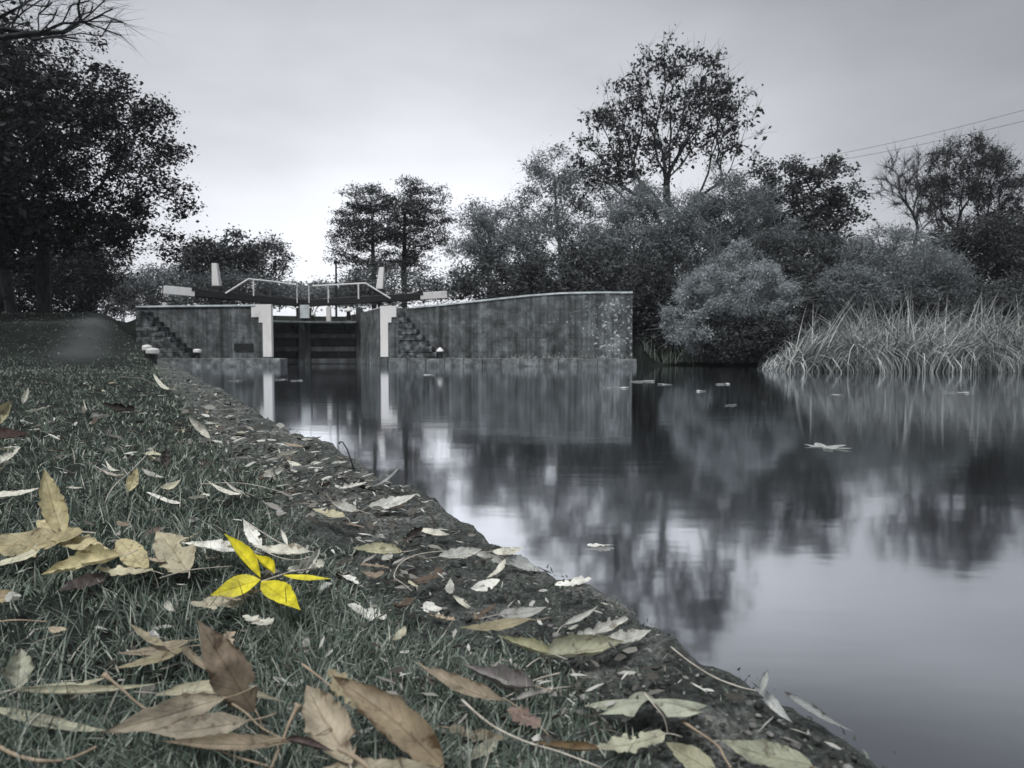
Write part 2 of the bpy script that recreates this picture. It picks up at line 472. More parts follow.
    nt.links.new(hs.outputs[0], bp.inputs['Height']); nt.links.new(bp.outputs[0], bs.inputs['Normal'])
    tr = N(nt, 'ShaderNodeBsdfTranslucent'); nt.links.new(lt.outputs[2], tr.inputs[0])
    mx = N(nt, 'ShaderNodeMixShader'); mx.inputs[0].default_value = .22
    nt.links.new(bs.outputs[0], mx.inputs[1]); nt.links.new(tr.outputs[0], mx.inputs[2])
    nt.links.new(mx.outputs[0], out.inputs['Surface'])
    return m


M['leaf'] = leaf_mat('dead_leaf', .75)
M['leaf_blotched'] = leaf_mat('blotched_leaf', .9, 38.0, .55)
M['leaf_fresh'] = leaf_mat('fresh_yellow_leaf', .35)
M['twig'] = noise_mat('pale_twig', [(0.3, (.22, .20, .17)), (0.7, (.46, .44, .39))], 60, 5, .7, spec=.3)
M['twig_tan'] = noise_mat('tan_twig', [(0.3, (.14, .11, .08)), (0.7, (.32, .26, .19))], 60, 5, .7, spec=.3)


def grass_mat(name, cols):
    m, nt, bs, out = mat_new(name)
    geo = N(nt, 'ShaderNodeNewGeometry')
    r = ramp(nt, cols, geo.outputs['Random Per Island'])
    nt.links.new(r.outputs[0], bs.inputs['Base Color'])
    bs.inputs['Roughness'].default_value = .6; bs.inputs['Specular IOR Level'].default_value = .15
    tr = N(nt, 'ShaderNodeBsdfTranslucent'); nt.links.new(r.outputs[0], tr.inputs[0])
    mx = N(nt, 'ShaderNodeMixShader'); mx.inputs[0].default_value = .16
    nt.links.new(bs.outputs[0], mx.inputs[1]); nt.links.new(tr.outputs[0], mx.inputs[2])
    nt.links.new(mx.outputs[0], out.inputs['Surface'])
    return m


M['grass'] = grass_mat('turf_blades', [(0, (.030, .044, .036)), (.3, (.085, .115, .095)), (.65, (.165, .205, .175)), (.92, (.29, .33, .29)), (1, (.48, .48, .41))])
M['reed'] = grass_mat('dry_reeds', [(0, (.03, .036, .038)), (.35, (.11, .122, .122)), (.65, (.27, .29, .285)), (1, (.60, .62, .61))])
M['litter'] = grass_mat('leaf_crumbs', [(0, (.03, .027, .025)), (.35, (.09, .085, .075)), (.65, (.26, .255, .235)), (1, (.52, .53, .50))])
M['pebble'] = grass_mat('small_pebbles', [(0, (.03, .033, .032)), (.5, (.07, .075, .072)), (.85, (.15, .15, .145)), (1, (.33, .33, .32))])
M['moss'] = grass_mat('moss_tufts', [(0, (.025, .033, .028)), (.5, (.075, .095, .082)), (1, (.22, .25, .22))])

# ------------------------------------------------------------------ terrain
E0 = np.array([0.645, 0.0]); NU = np.array([-0.4751, 0.8799]); NN = np.array([-0.8799, -0.4751])
AX = Vector((-.41, .912, 0)).normalized(); AV = Vector((.912, .41, 0)).normalized()
LA = Vector((-14.24, 26.0, 0)); LB = Vector((-8.81, 25.1, 0))     # left wing wall, left end and lock corner
RC = Vector((-4.99, 26.0, 0)); RD = Vector((4.43, 25.2, 0))       # right wing wall, lock corner and right end
GR = Vector((-6.565, 29.5, 0)); GL = Vector((-10.6, 28.2, 0)); GM = Vector((-8.93, 29.35, 0))

_c1 = LB + AX * 6.5; _c2 = RC + AX * 6.5
POLY = np.array([
    (E0[0] + 1.62, -3.0), (E0[0] - .54 * 24.9, 24.9), (-13.0, 25.6), (LB.x, LB.y), (_c1.x, _c1.y), (_c2.x, _c2.y), (RC.x, RC.y),
    (4.6, 25.0), (5.4, 26.2), (7.2, 26.6), (9.6, 25.6), (10.2, 21.0), (8.8, 19.4), (9.6, 18.6), (14, 18.0), (22, 17.0), (40, 15), (60, 0), (60, -60), (32, -60)])


def sd_poly(x, y):
    """negative inside the canal"""
    P = np.stack([x, y], -1); d2 = np.full(x.shape, 1e18); ins = np.zeros(x.shape, bool)
    n = len(POLY)
    for i in range(n):
        a = POLY[i]; b = POLY[(i + 1) % n]; e = b - a
        w = P - a; t = np.clip((w @ e) / (e @ e), 0, 1)
        q = w - t[..., None] * e
        d2 = np.minimum(d2, (q ** 2).sum(-1))
        c = ((a[1] <= y) != (b[1] <= y))
        with np.errstate(divide='ignore', invalid='ignore'):
            xi = a[0] + (y - a[1]) / (b[1] - a[1] if b[1] != a[1] else 1e-9) * e[0]
        ins ^= c & (x < xi)
    d = np.sqrt(d2)
    return np.where(ins, -d, d)


def wcoord(x, y):
    return (x - E0[0]) * NN[0] + (y - E0[1]) * NN[1]


def scoord(x, y):
    return (x - E0[0]) * NU[0] + (y - E0[1]) * NU[1]


def land(x, y):
    """height of the land, ignoring the canal cut"""
    x = np.asarray(x, float); y = np.asarray(y, float)
    w = wcoord(x, y)
    left = .275 + 1.98 * sstep(11, 32, y) * (.2 + .8 * sstep(0, 2.2, w))
    left = left + .03 * (fbm(x * .9, y * .9, 3, 2) - .5) * sstep(.3, 1, w) + .30 * sstep(3, 14, w) * sstep(3, 15, y) * 0
    beh = 2.2 + .1 * (fbm(x * .3, y * .3, 3, 5) - .5)
    sd = np.maximum(sd_poly(x, y), 0)
    right = .10 + 1.1 * sstep(.5, 14, sd) + .15 * (fbm(x * .3, y * .3, 3, 8) - .5)
    # behind the walls the land lies at the level of the upper canal
    kb = sstep(26.2, 27.0, y + .12 * x * 0) * (1 - sstep(3.6, 4.6, x))
    kl = 1 - sstep(-16.5, -13.9, x)
    z = np.where(x < 4.6, beh * kb + (1 - kb) * left, right)
    z = np.where((x < -13.9), (1 - kl) * (beh * kb + (1 - kb) * left) + kl * left, z)
    kr = sstep(3.2, 6.0, x)
    z = np.where((y > 26) & (x > 3.2), (1 - kr) * 2.2 + kr * right, z)
    z = np.where((y <= 26) & (x > 4.6), right, z)
    far = sstep(60, 200, y)
    return z * (1 - far) + 2.2 * far


def gz(x, y):
    return float(land(np.array([x]), np.array([y]))[0])


def ground_mesh():
    r = .28 * (1.0165 ** np.arange(0, 470))
    r = np.concatenate([r, [620]])
    th = np.concatenate([np.radians(np.arange(-62, 62, .32)), np.radians(np.arange(62, 298, 4))])
    R, T = np.meshgrid(r, th, indexing='ij')
    x = R * np.sin(T); y = R * np.cos(T)
    sd = sd_poly(x, y); z = land(x, y)
    w = wcoord(x, y)
    micro = (.016 * (fbm(x * 9, y * 9, 4, 1) - .5)) * np.clip(1.5 - R / 8, 0, 1)
    z = z + micro
    bank = (w < 3) & (y < 25) & (x < 3)          # the near bank: stay under the coping
    k = np.where(bank, sstep(.20, .36, sd), sstep(-.05, .25, sd))
    z = z * k + (-.9) * (1 - k)
    nr, nt_ = R.shape
    ids = np.arange(nr * nt_).reshape(nr, nt_)
    a = ids[:-1, :]; b = ids[1:, :]
    q = np.stack([a, np.roll(a, -1, 1), np.roll(b, -1, 1), b], -1).reshape(-1, 4)[:, ::-1]
    v = np.stack([x, y, z], -1).reshape(-1, 3)
    c = len(v); v = np.vstack([v, [[0, 0, z[0].mean()]]])
    tri = np.stack([ids[0, :], np.roll(ids[0, :], -1), np.full(nt_, c)], -1)[:, ::-1]
    me = np_mesh('ground', v, [q, tri], True)
    o = link('ground', me, M['ground']); tag(o, kind='structure')


ground_mesh()

wm = MB(); wm.add([(-60, -60, 0), (120, -60, 0), (120, 40, 0), (-60, 40, 0)], [(0, 1, 2, 3)])
tag(wm.build('water', M['water']), kind='structure')


def edge_wob(s):
    return .052 * (fbm(s * 1.3, s * 0 + 3.3, 3, 21) - .5) * 2 + .024 * (fbm(s * 6, s * 0 + 1.3, 3, 22) - .5) * 2


def bank_edge_mesh():
    s1 = np.arange(-.6, 2.2, .0065); s2 = 2.2 * 1.0075 ** np.arange(1, 340); s2 = s2[s2 < 28.5]
    s = np.concatenate([s1, s2])
    # profile: w (inward), z, from under the turf to under the water
    top = np.linspace(.46, .05, 62); 
    prof = [(w, .272 - .05 * sstep(.38, .46, w)) for w in top]
    for a in np.linspace(0, PI / 2, 10)[1:]:
        prof.append((.05 - .05 * math.sin(a), .272 - .05 * (1 - math.cos(a))))
    for z in np.linspace(.21, -.25, 20): prof.append((0.0, z))
    prof = np.array(prof)
    S, Wd = np.meshgrid(s, prof[:, 0], indexing='ij'); Z = np.broadcast_to(prof[:, 1], S.shape).copy()
    wob = edge_wob(s)[:, None] * sstep(.46, .1, Wd)
    n1 = fbm(S * 14, Wd * 14 + Z * 14, 4, 31) - .5; n2 = fbm(S * 60, Wd * 60 + Z * 60, 3, 37) - .5; n3 = fbm(S * 4, Wd * 5, 3, 41) - .5
    fade = sstep(.46, .40, Wd)
    face = sstep(.27, .2, Z)
    dn = (n1 * .032 + n2 * .014 + n3 * .034) * fade
    Wn = Wd + wob - dn * face; Zn = Z + dn * (1 - face)
    X = E0[0] + NU[0] * S + NN[0] * Wn; Y = E0[1] + NU[1] * S + NN[1] * Wn
    v = np.stack([X, Y, Zn], -1).reshape(-1, 3)
    ids = np.arange(len(v)).reshape(S.shape)
    q = np.stack([ids[:-1, :-1], ids[1:, :-1], ids[1:, 1:], ids[:-1, 1:]], -1).reshape(-1, 4)
    o = link('bank', np_mesh('bank', v, [q], True), M['edge']); tag(o, kind='structure')


bank_edge_mesh()

# ------------------------------------------------------------------ grass
def blades(pos, h, wd, lean, az, curv, faz, nseg=3):
    """ribbons: pos (n,3) root, h height, wd width, lean start lean, az direction of lean, faz facing"""
    n = len(pos); lv = []
    dx = np.sin(az); dy = np.cos(az); sx = np.cos(faz); sy = -np.sin(faz)
    p = pos.copy(); ang = lean.copy(); seg = h / nseg
    for i in range(nseg + 1):
        t = i / nseg
        ww = wd * (1 - t ** 1.6) * .5 * (0.75 + .25 * min(1, t * 4))
        if i < nseg:
            lv.append(np.stack([p[:, 0] - sx * ww, p[:, 1] - sy * ww, p[:, 2]], -1))
            lv.append(np.stack([p[:, 0] + sx * ww, p[:, 1] + sy * ww, p[:, 2]], -1))
        else:
            lv.append(p.copy())
        p = p + np.stack([dx * np.sin(ang) * seg, dy * np.sin(ang) * seg, np.cos(ang) * seg], -1)
        ang = ang + curv / nseg
    V = np.stack(lv, 1); k = V.shape[1]
    base = (np.arange(n) * k)[:, None]
    qs = [base + np.array([[2 * i, 2 * i + 1, 2 * i + 3, 2 * i + 2]]) for i in range(nseg - 1)]
    tr = base + np.array([[2 * nseg - 2, 2 * nseg - 1, 2 * nseg]])
    return V.reshape(-1, 3), [np.concatenate(qs), tr]


def grass():
    n = 540000
    r = .33 * np.exp(RNG.random(n) * math.log(40 / .33)); th = np.radians(-92 + RNG.random(n) * 138)
    x = r * np.sin(th); y = r * np.cos(th)
    # three quarters of the blades spring from tufts: 14 blades to a tuft, spread outward from its centre
    nt_ = int(n * .75) // 14; tc_ = np.repeat(np.arange(nt_), 14); m = nt_ * 14
    tr_ = .33 * np.exp(RNG.random(nt_) * math.log(40 / .33)); tt_ = np.radians(-92 + RNG.random(nt_) * 138)
    oa = RNG.random(m) * 2 * PI; orr = np.abs(RNG.normal(0, .009, m)) * np.maximum(1, tr_[tc_] / 1.2) ** .8
    x[:m] = (tr_ * np.sin(tt_))[tc_] + orr * np.sin(oa); y[:m] = (tr_ * np.cos(tt_))[tc_] + orr * np.cos(oa)
    r = np.hypot(x, y); tuft = np.full(n, -1.0); tuft[:m] = oa; tsz = np.ones(n); tsz[:m] = (.55 + .9 * RNG.random(nt_) ** 1.5)[tc_]
    w = wcoord(x, y); sd = sd_poly(x, y)
    lim = .30 + .10 * (fbm(x * 5, y * 5, 3, 61) - .5) * 2
    dens = fbm(x * 3.2, y * 3.2, 3, 63)
    keep = (sd > 0) & (x < 2) & (w > lim - .07 * RNG.random(n) ** 3) & (RNG.random(n) < np.clip((dens - .28) * 4.2, .38, 1))
    # worn path and the dark ground below the trees hold little grass
    cx = np.interp(y, [12.5, 20, 30, 40, 74], [-8.2, -12.3, -18.0, -23.8, -43.3])
    keep &= ~((np.abs(x - cx) < .5 * (.5 + 1.2 * RNG.random(n))) & (y > 13) & (RNG.random(n) < .93))
    keep &= ~((y > 27.3) & (x > -13.8))
    keep &= ~((y > 24.8) & (x > -14.3))
    x = x[keep]; y = y[keep]; r = r[keep]; w = w[keep]; tuft = tuft[keep]; tsz = tsz[keep]; n = len(x)
    z = land(x, y) + .012 * (fbm(x * 9, y * 9, 4, 1) - .5) - .004
    cl = fbm(x * 7, y * 7, 3, 71)
    hgt = (.026 + .050 * np.clip(cl - .2, 0, 1)) * (.55 + .8 * RNG.random(n)) * (1 + .25 * np.clip(r / 8, 0, 2)) * np.where(r < 2.5, 1.0, .85)
    hgt *= .55 + .45 * sstep(.28, .5, w)
    tall = RNG.random(n) < .006; hgt[tall] *= 1.5
    wd = .0020 * np.maximum(1, r / .8) ** .8 * (.6 + .8 * RNG.random(n))
    az = 2 * PI * fbm(x * 6, y * 6, 2, 77) * 3 + RNG.normal(0, 1.5, n)
    az = np.where(tuft >= 0, tuft + RNG.normal(0, .5, n), az); hgt = hgt * tsz
    lean = np.abs(RNG.normal(.35, .45, n)); curv = RNG.normal(1.0, .7, n)
    flat = RNG.random(n) < .3; lean[flat] = 1.15 + .3 * RNG.random(flat.sum()); curv[flat] = RNG.normal(.1, .25, flat.sum())
    v, f = blades(np.stack([x, y, z], -1), hgt, wd, lean, az, curv, RNG.random(n) * 2 * PI, 3)
    v[:, 2] = np.maximum(v[:, 2], np.repeat(z, 7) + .002)
    tag(link('grass', np_mesh('grass', v, f), M['grass']), 'short tangled turf covering the near bank beside the water', 'grass', kind='stuff')


grass()


def moss_pebbles_litter():
    # moss tufts on the coping
    n = 26000
    r = .4 * np.exp(RNG.random(n) * math.log(7 / .4)); th = np.radians(-50 + RNG.random(n) * 100)
    x = r * np.sin(th); y = r * np.cos(th); w = wcoord(x, y); s = scoord(x, y)
    dens = fbm(s * 9, w * 9, 3, 81)
    k = (w - edge_wob(s) > .015) & (w < .42) & (RNG.random(n) < np.clip((dens - .30) * 4, 0.05, 1))
    x, y, w, s, r = x[k], y[k], w[k], s[k], r[k]; n = len(x)
    z = .270 - .03 * sstep(.035, 0, w)
    v, f = blades(np.stack([x, y, np.full(n, 1) * z], -1), (.0035 + .006 * RNG.random(n)) * np.maximum(1, r / 1.5) ** .4, .0032 * np.maximum(1, r / .9) ** .8, np.abs(RNG.normal(.6, .4, n)), RNG.random(n) * 2 * PI, RNG.normal(.5, .4, n), RNG.random(n) * 2 * PI, 2)
    tag(link('moss', np_mesh('moss', v, f), M['moss']), 'dark low moss growing over the bank coping', 'moss', kind='stuff')
    # pebbles of the worn aggregate
    ico = np.array([(0, 0, 1), (.894, 0, .447), (.276, .851, .447), (-.724, .526, .447), (-.724, -.526, .447), (.276, -.851, .447), (.724, .526, -.447), (-.276, .851, -.447), (-.894, 0, -.447), (-.276, -.851, -.447), (.724, -.526, -.447), (0, 0, -1)])
    icf = np.array([(0, 1, 2), (0, 2, 3), (0, 3, 4), (0, 4, 5), (0, 5, 1), (1, 6, 2), (2, 7, 3), (3, 8, 4), (4, 9, 5), (5, 10, 1), (6, 7, 2), (7, 8, 3), (8, 9, 4), (9, 10, 5), (10, 6, 1), (11, 7, 6), (11, 8, 7), (11, 9, 8), (11, 10, 9), (11, 6, 10)])
    n = 11000
    r = .42 * np.exp(RNG.random(n) * math.log(4.5 / .42)); th = np.radians(-50 + RNG.random(n) * 100)
    x = r * np.sin(th); y = r * np.cos(th); w = wcoord(x, y)
    k = (w - edge_wob(scoord(x, y)) > .04) & (w < .44); x, y, r, w = x[k], y[k], r[k], w[k]; n = len(x)
    sz = np.minimum(np.exp(RNG.normal(math.log(.0021), .45, n)), .0046) * np.maximum(1, r / 1.2) ** .5
    c = np.stack([x, y, .272 + RNG.normal(0, .003, n)], -1)
    sc = np.stack([sz * (.8 + .6 * RNG.random(n)), sz * (.8 + .6 * RNG.random(n)), sz * .5], -1)
    a = RNG.random(n) * 2 * PI; ca, sa = np.cos(a), np.sin(a)
    p = ico[None] * sc[:, None] * (1 + .12 * RNG.normal(0, 1, (n, 12, 1)))
    p = np.stack([p[..., 0] * ca[:, None] - p[..., 1] * sa[:, None], p[..., 0] * sa[:, None] + p[..., 1] * ca[:, None], p[..., 2]], -1) + c[:, None]
    f = (np.arange(n) * 12)[:, None, None] + icf[None]
    tag(link('pebbles', np_mesh('pebbles', p.reshape(-1, 3), [f.reshape(-1, 3)], True), M['pebble']), 'tiny loose pebbles bedded in the mossy coping', 'pebbles', kind='stuff')
    # crumbs of broken leaves among the grass and along the coping
    n = 42000
    r = .42 * np.exp(RNG.random(n) * math.log(14 / .42)); th = np.radians(-50 + RNG.random(n) * 92)
    x = r * np.sin(th); y = r * np.cos(th); w = wcoord(x, y)
    edge = np.exp(-((w - .24) / .15) ** 2)
    pr = np.clip(.08 + .9 * edge * sstep(.6, 1.6, r) + .35 * sstep(.5, .62, fbm(x * 2, y * 2, 2, 91)), 0, 1) * (w - edge_wob(scoord(x, y)) > .065)
    k = RNG.random(n) < pr; x, y, r, w = x[k], y[k], r[k], w[k]; n = len(x)
    z = land(x, y) * 0 + np.where(w < .4, .280, land(x, y) + .006) + .02 * RNG.random(n) ** 2
    L = (.008 + .026 * RNG.random(n) ** 2) * np.clip(r / 1.3, .6, 2.2) ** .7; Wd = L * (.10 + .40 * RNG.random(n) ** 2)
    az = RNG.random(n) * 2 * PI; tl = RNG.normal(0, .25, n); rl = RNG.normal(0, .6, n)
    D = np.stack([np.sin(az) * np.cos(tl), np.cos(az) * np.cos(tl), np.sin(tl)], -1); Lt = np.stack([np.cos(az) * np.cos(rl), -np.sin(az) * np.cos(rl), np.sin(rl)], -1)
    c = np.stack([x, y, z], -1); up = np.array([0, 0, 1.0])
    e = lambda a, b, h: c + D * (L * a)[:, None] + Lt * (Wd * b)[:, None] + up * (L * h)[:, None]
    j = lambda q: q * (.7 + .6 * RNG.random(n))
    pts = np.stack([e(j(-.5), 0, .02), e(j(-.2), j(.42), .10), e(j(.2), j(.40), .12), e(j(.5), 0, .10), e(j(.2), j(-.40), .04), e(j(-.2), j(-.42), .06)], 1)
    f = (np.arange(n) * 6)[:, None] + np.array([[0, 1, 2, 3]]); f2 = (np.arange(n) * 6)[:, None] + np.array([[0, 3, 4, 5]])
    f = np.concatenate([f, f2])
    tag(link('leaf_litter', np_mesh('leaf_litter', pts.reshape(-1, 3), [f]), M['litter']), 'broken crumbs of dead leaves along the bank edge', 'leaf litter', kind='stuff')


moss_pebbles_litter()


# ------------------------------------------------------------------ fallen leaves
def prof_fn(kind, v):
    if kind == 'lance': w = np.sin(PI * v ** .80) ** 1.1 * (1 - .25 * v ** 3)
    elif kind == 'strip': w = np.minimum(1, np.minimum(v * 7, (1 - v) * 5)) ** .7
    elif kind == 'ovate': w = (v ** .70) * ((1 - v) ** 1.05) / .415
    elif kind == 'torn': w = ((v ** .5) * ((1 - v) ** .55) / .55) * (.80 + .3 * np.sin(v * 21) * np.sin(v * 9 + 1))
    else: w = (v ** .6) * ((1 - v) ** .8) / .5
    return np.clip(w, 0.0, 1.2)


def leaf_mesh(name, L, W, kind='ovate', curl=.1, fold=.15, roll=0.0, seed=0, wig=1.0, bow=0.0):
    rs = np.random.default_rng(seed)
    if kind == 'lobed':
        # palmate outline, fan of rings around the stalk end
        na = 61; nr = 6
        a = np.linspace(-2.55, 2.55, na)
        lob = np.zeros(na)
        for c, h, wd in ((0, 1.0, .34), (-1.05, .86, .34), (1.05, .86, .34), (-2.05, .55, .36), (2.05, .55, .36)):
            lob = np.maximum(lob, h * np.exp(-np.abs((a - c) / wd) ** 1.5))
        out = .30 + .70 * lob + .035 * np.sin(a * 17) + .02 * rs.normal(0, 1, na)
        V = []; UV = []
        for i in range(nr + 1):
            t = i / nr
            rr = out * t
            x = np.sin(a) * rr * W / 1.5; y = np.cos(a) * rr * L
            z = -fold * W * .5 * t ** 2 * (np.abs(np.sin(a * 1.5)) - .3) + curl * L * t ** 2 + .02 * L * np.sin(a * 6 + seed) * t ** 2
            V.append(np.stack([x, y, z], -1)); UV.append(np.stack([(a / 2.55 * 2.5 + .5) % 1.0 - .5, np.full(na, t)], -1))
        V = np.concatenate(V); UV = np.concatenate(UV)
        ids = np.arange(len(V)).reshape(nr + 1, na)
        q = np.stack([ids[:-1, :-1], ids[1:, :-1], ids[1:, 1:], ids[:-1, 1:]], -1).reshape(-1, 4)
        return np_mesh(name, V, [q], True, UV)
    nv, nu = 22, 9
    v = np.linspace(0, 1, nv); u = np.linspace(-1, 1, nu)
    w = prof_fn(kind, v) * W / 2
    jag = 1 + .06 * wig * rs.normal(0, 1, (nv, 2)) + .03 * wig * np.sin(v * 40)[:, None]
    V = np.zeros((nv, nu, 3)); UV = np.zeros((nv, nu, 2))
    ph = rs.random() * 6
    twist = rs.normal(0, .55) * wig; rip = rs.normal(0, 1, 4); crk = rs.normal(0, 1, (nv, nu)); crk = (crk + np.roll(crk, 1, 0) + np.roll(crk, 1, 1)) / 2
    for j, uu in enumerate(u):
        jj = jag[:, 0] if uu < 0 else jag[:, 1]
        e = abs(uu)
        ww = w * (1 + (jj - 1) * e ** 3)
        ang = roll * e
        lat = uu * ww * (np.cos(ang) if roll else 1)
        V[:, j, 0] = lat + bow * L * (np.sin(PI * v) - 0) + .02 * L * np.sin(v * 3 + ph)
        V[:, j, 1] = v * L
        tw = twist * (v - .35); lat0 = lat; 
        z = fold * e * w + lat * np.sin(tw) + e * ww * math.sin(ang) + wig * .035 * W * crk[:, j] * np.sin(PI * v)
        z = z + curl * L * (2 * v - 1) ** 2 * (1 if curl >= 0 else 1)
        z = z + wig * (.06 * w * np.sin(v * 8 + ph) * e ** 2 * rip[0] + .02 * L * np.sin(v * 5 + ph * 2) * rip[1] * .5 + .05 * w * np.sin(v * 17 + 2 * ph + uu) * e * rip[2] * .6 + .05 * uu * ww * rip[3] * 3 * (v - .4))
        V[:, j, 2] = z
        UV[:, j, 0] = uu; UV[:, j, 1] = v
    ids = np.arange(nv * nu).reshape(nv, nu)
    q = np.stack([ids[:-1, :-1], ids[:-1, 1:], ids[1:, 1:], ids[1:, :-1]], -1)
    keep = np.ones(q.shape[:2], bool)
    if kind in ('torn', 'ovate', 'lance') and wig > .8:
        for _ in range(5 if kind == 'torn' else rs.integers(0, 3)):      # bites out of the margin
            i0 = rs.integers(2, nv - 3); sd_ = rs.integers(0, 2); dp = rs.integers(1, 3)
            for di in range(rs.integers(1, 3)):
                if sd_: keep[i0 + di, nu - 1 - dp:] = False
                else: keep[i0 + di, :dp] = False
    q = q[keep]
    return np_mesh(name, V.reshape(-1, 3), [q], True, UV.reshape(-1, 2))


GZ = .278
LEAF_N = [0]


def frame(base, tip, face):
    ax = (tip - base); L = ax.length; ax = ax / L
    mid = (base + tip) / 2
    toc = (CAM - mid).normalized()
    ref = (Vector((0, 0, 1)) * (1 - face) + toc * face)
    nz = (ref - ax * ref.dot(ax)).normalized()
    sx = ax.cross(nz).normalized()
    return ax, nz, sx, L, mid, toc


def put_leaf(b, t, wpx, kind, col, label, face=.35, curl=.06, fold=.2, cat='leaf', name='fallen_leaf', stalk=0.02, group=None, mat='leaf', roll=0.0, wig=1.0, tipd=None, parent=None, bow=0.0, plane=None):
    """b, t: (px, py, height over the ground) of the leaf's base and tip in the photograph"""
    LEAF_N[0] += 1; seed = LEAF_N[0]
    pz = GZ if plane is None else plane
    if b[1] > 610: col = tuple(c * .74 for c in col)  # vignette darkening put into the colour of leaves low in the frame
    if kind != 'lobed' and roll == 0: roll = random.choice([0, .25, .5, .8])
    wpx *= 1.32 if (b[0] < 200 and 500 < b[1] < 600 and wpx > 12) else (1.15 if b[1] > 500 else 1.0)
    curl = curl * random.uniform(.6, 1.8)
    base = on_plane(b[0], b[1], pz + b[2])
    if tipd is None: tip = on_plane(t[0], t[1], pz + t[2])
    else: tip = at_depth(t[0], t[1], base.y + tipd)
    ax, nz, sx, L, mid, toc = frame(base, tip, face)
    perp = (sx - toc * sx.dot(toc)).length
    W = wpx * (mid - CAM).dot(FWD) / F / max(perp, .4)
    me = leaf_mesh(name, L, W, kind, curl, fold, roll, seed, wig, bow)
    o = link(name, me, M[mat], parent)
    mw = Matrix(((sx.x, ax.x, nz.x, base.x), (sx.y, ax.y, nz.y, base.y), (sx.z, ax.z, nz.z, base.z), (0, 0, 0, 1)))
    if parent is not None: o.matrix_local = Matrix.Translation(-parent.location) @ mw
    else: o.matrix_local = mw
    o.color = (*col, 1)
    if label: tag(o, label, cat, group)
    if stalk:
        mb = MB(); st = stalk * (.8 + .5 * random.random()); r = max(.0006, W * .018)
        z0 = curl * L if kind != 'lobed' else 0
        k = random.uniform(-.4, .4)
        pts = [(.02 * L * math.sin(0) + k * st * q * q, -st * q + .002, z0 * (1 - .3 * q) - .1 * st * q * q) for q in (0, .33, .66, 1)]
        mb.tube(pts, [r, r * .8, r * .8, r * 1.2], 5)
        mb.build('stalk', M['twig_tan'] if sum(col) < .8 else M['twig'], o, smooth=True)
    return o


OCH = (.47, .42, .25); OCHD = (.34, .30, .18); PALE = (.62, .62, .54); WHT = (.74, .75, .70); GRY = (.44, .45, .41)
BRN = (.24, .20, .15); BRND = (.10, .075, .055); DRK = (.035, .030, .028); MAU = (.24, .225, .225); TAN = (.40, .34, .25); RUST = (.24, .17, .09); PGRN = (.50, .51, .38); STRAW = (.52, .51, .38)

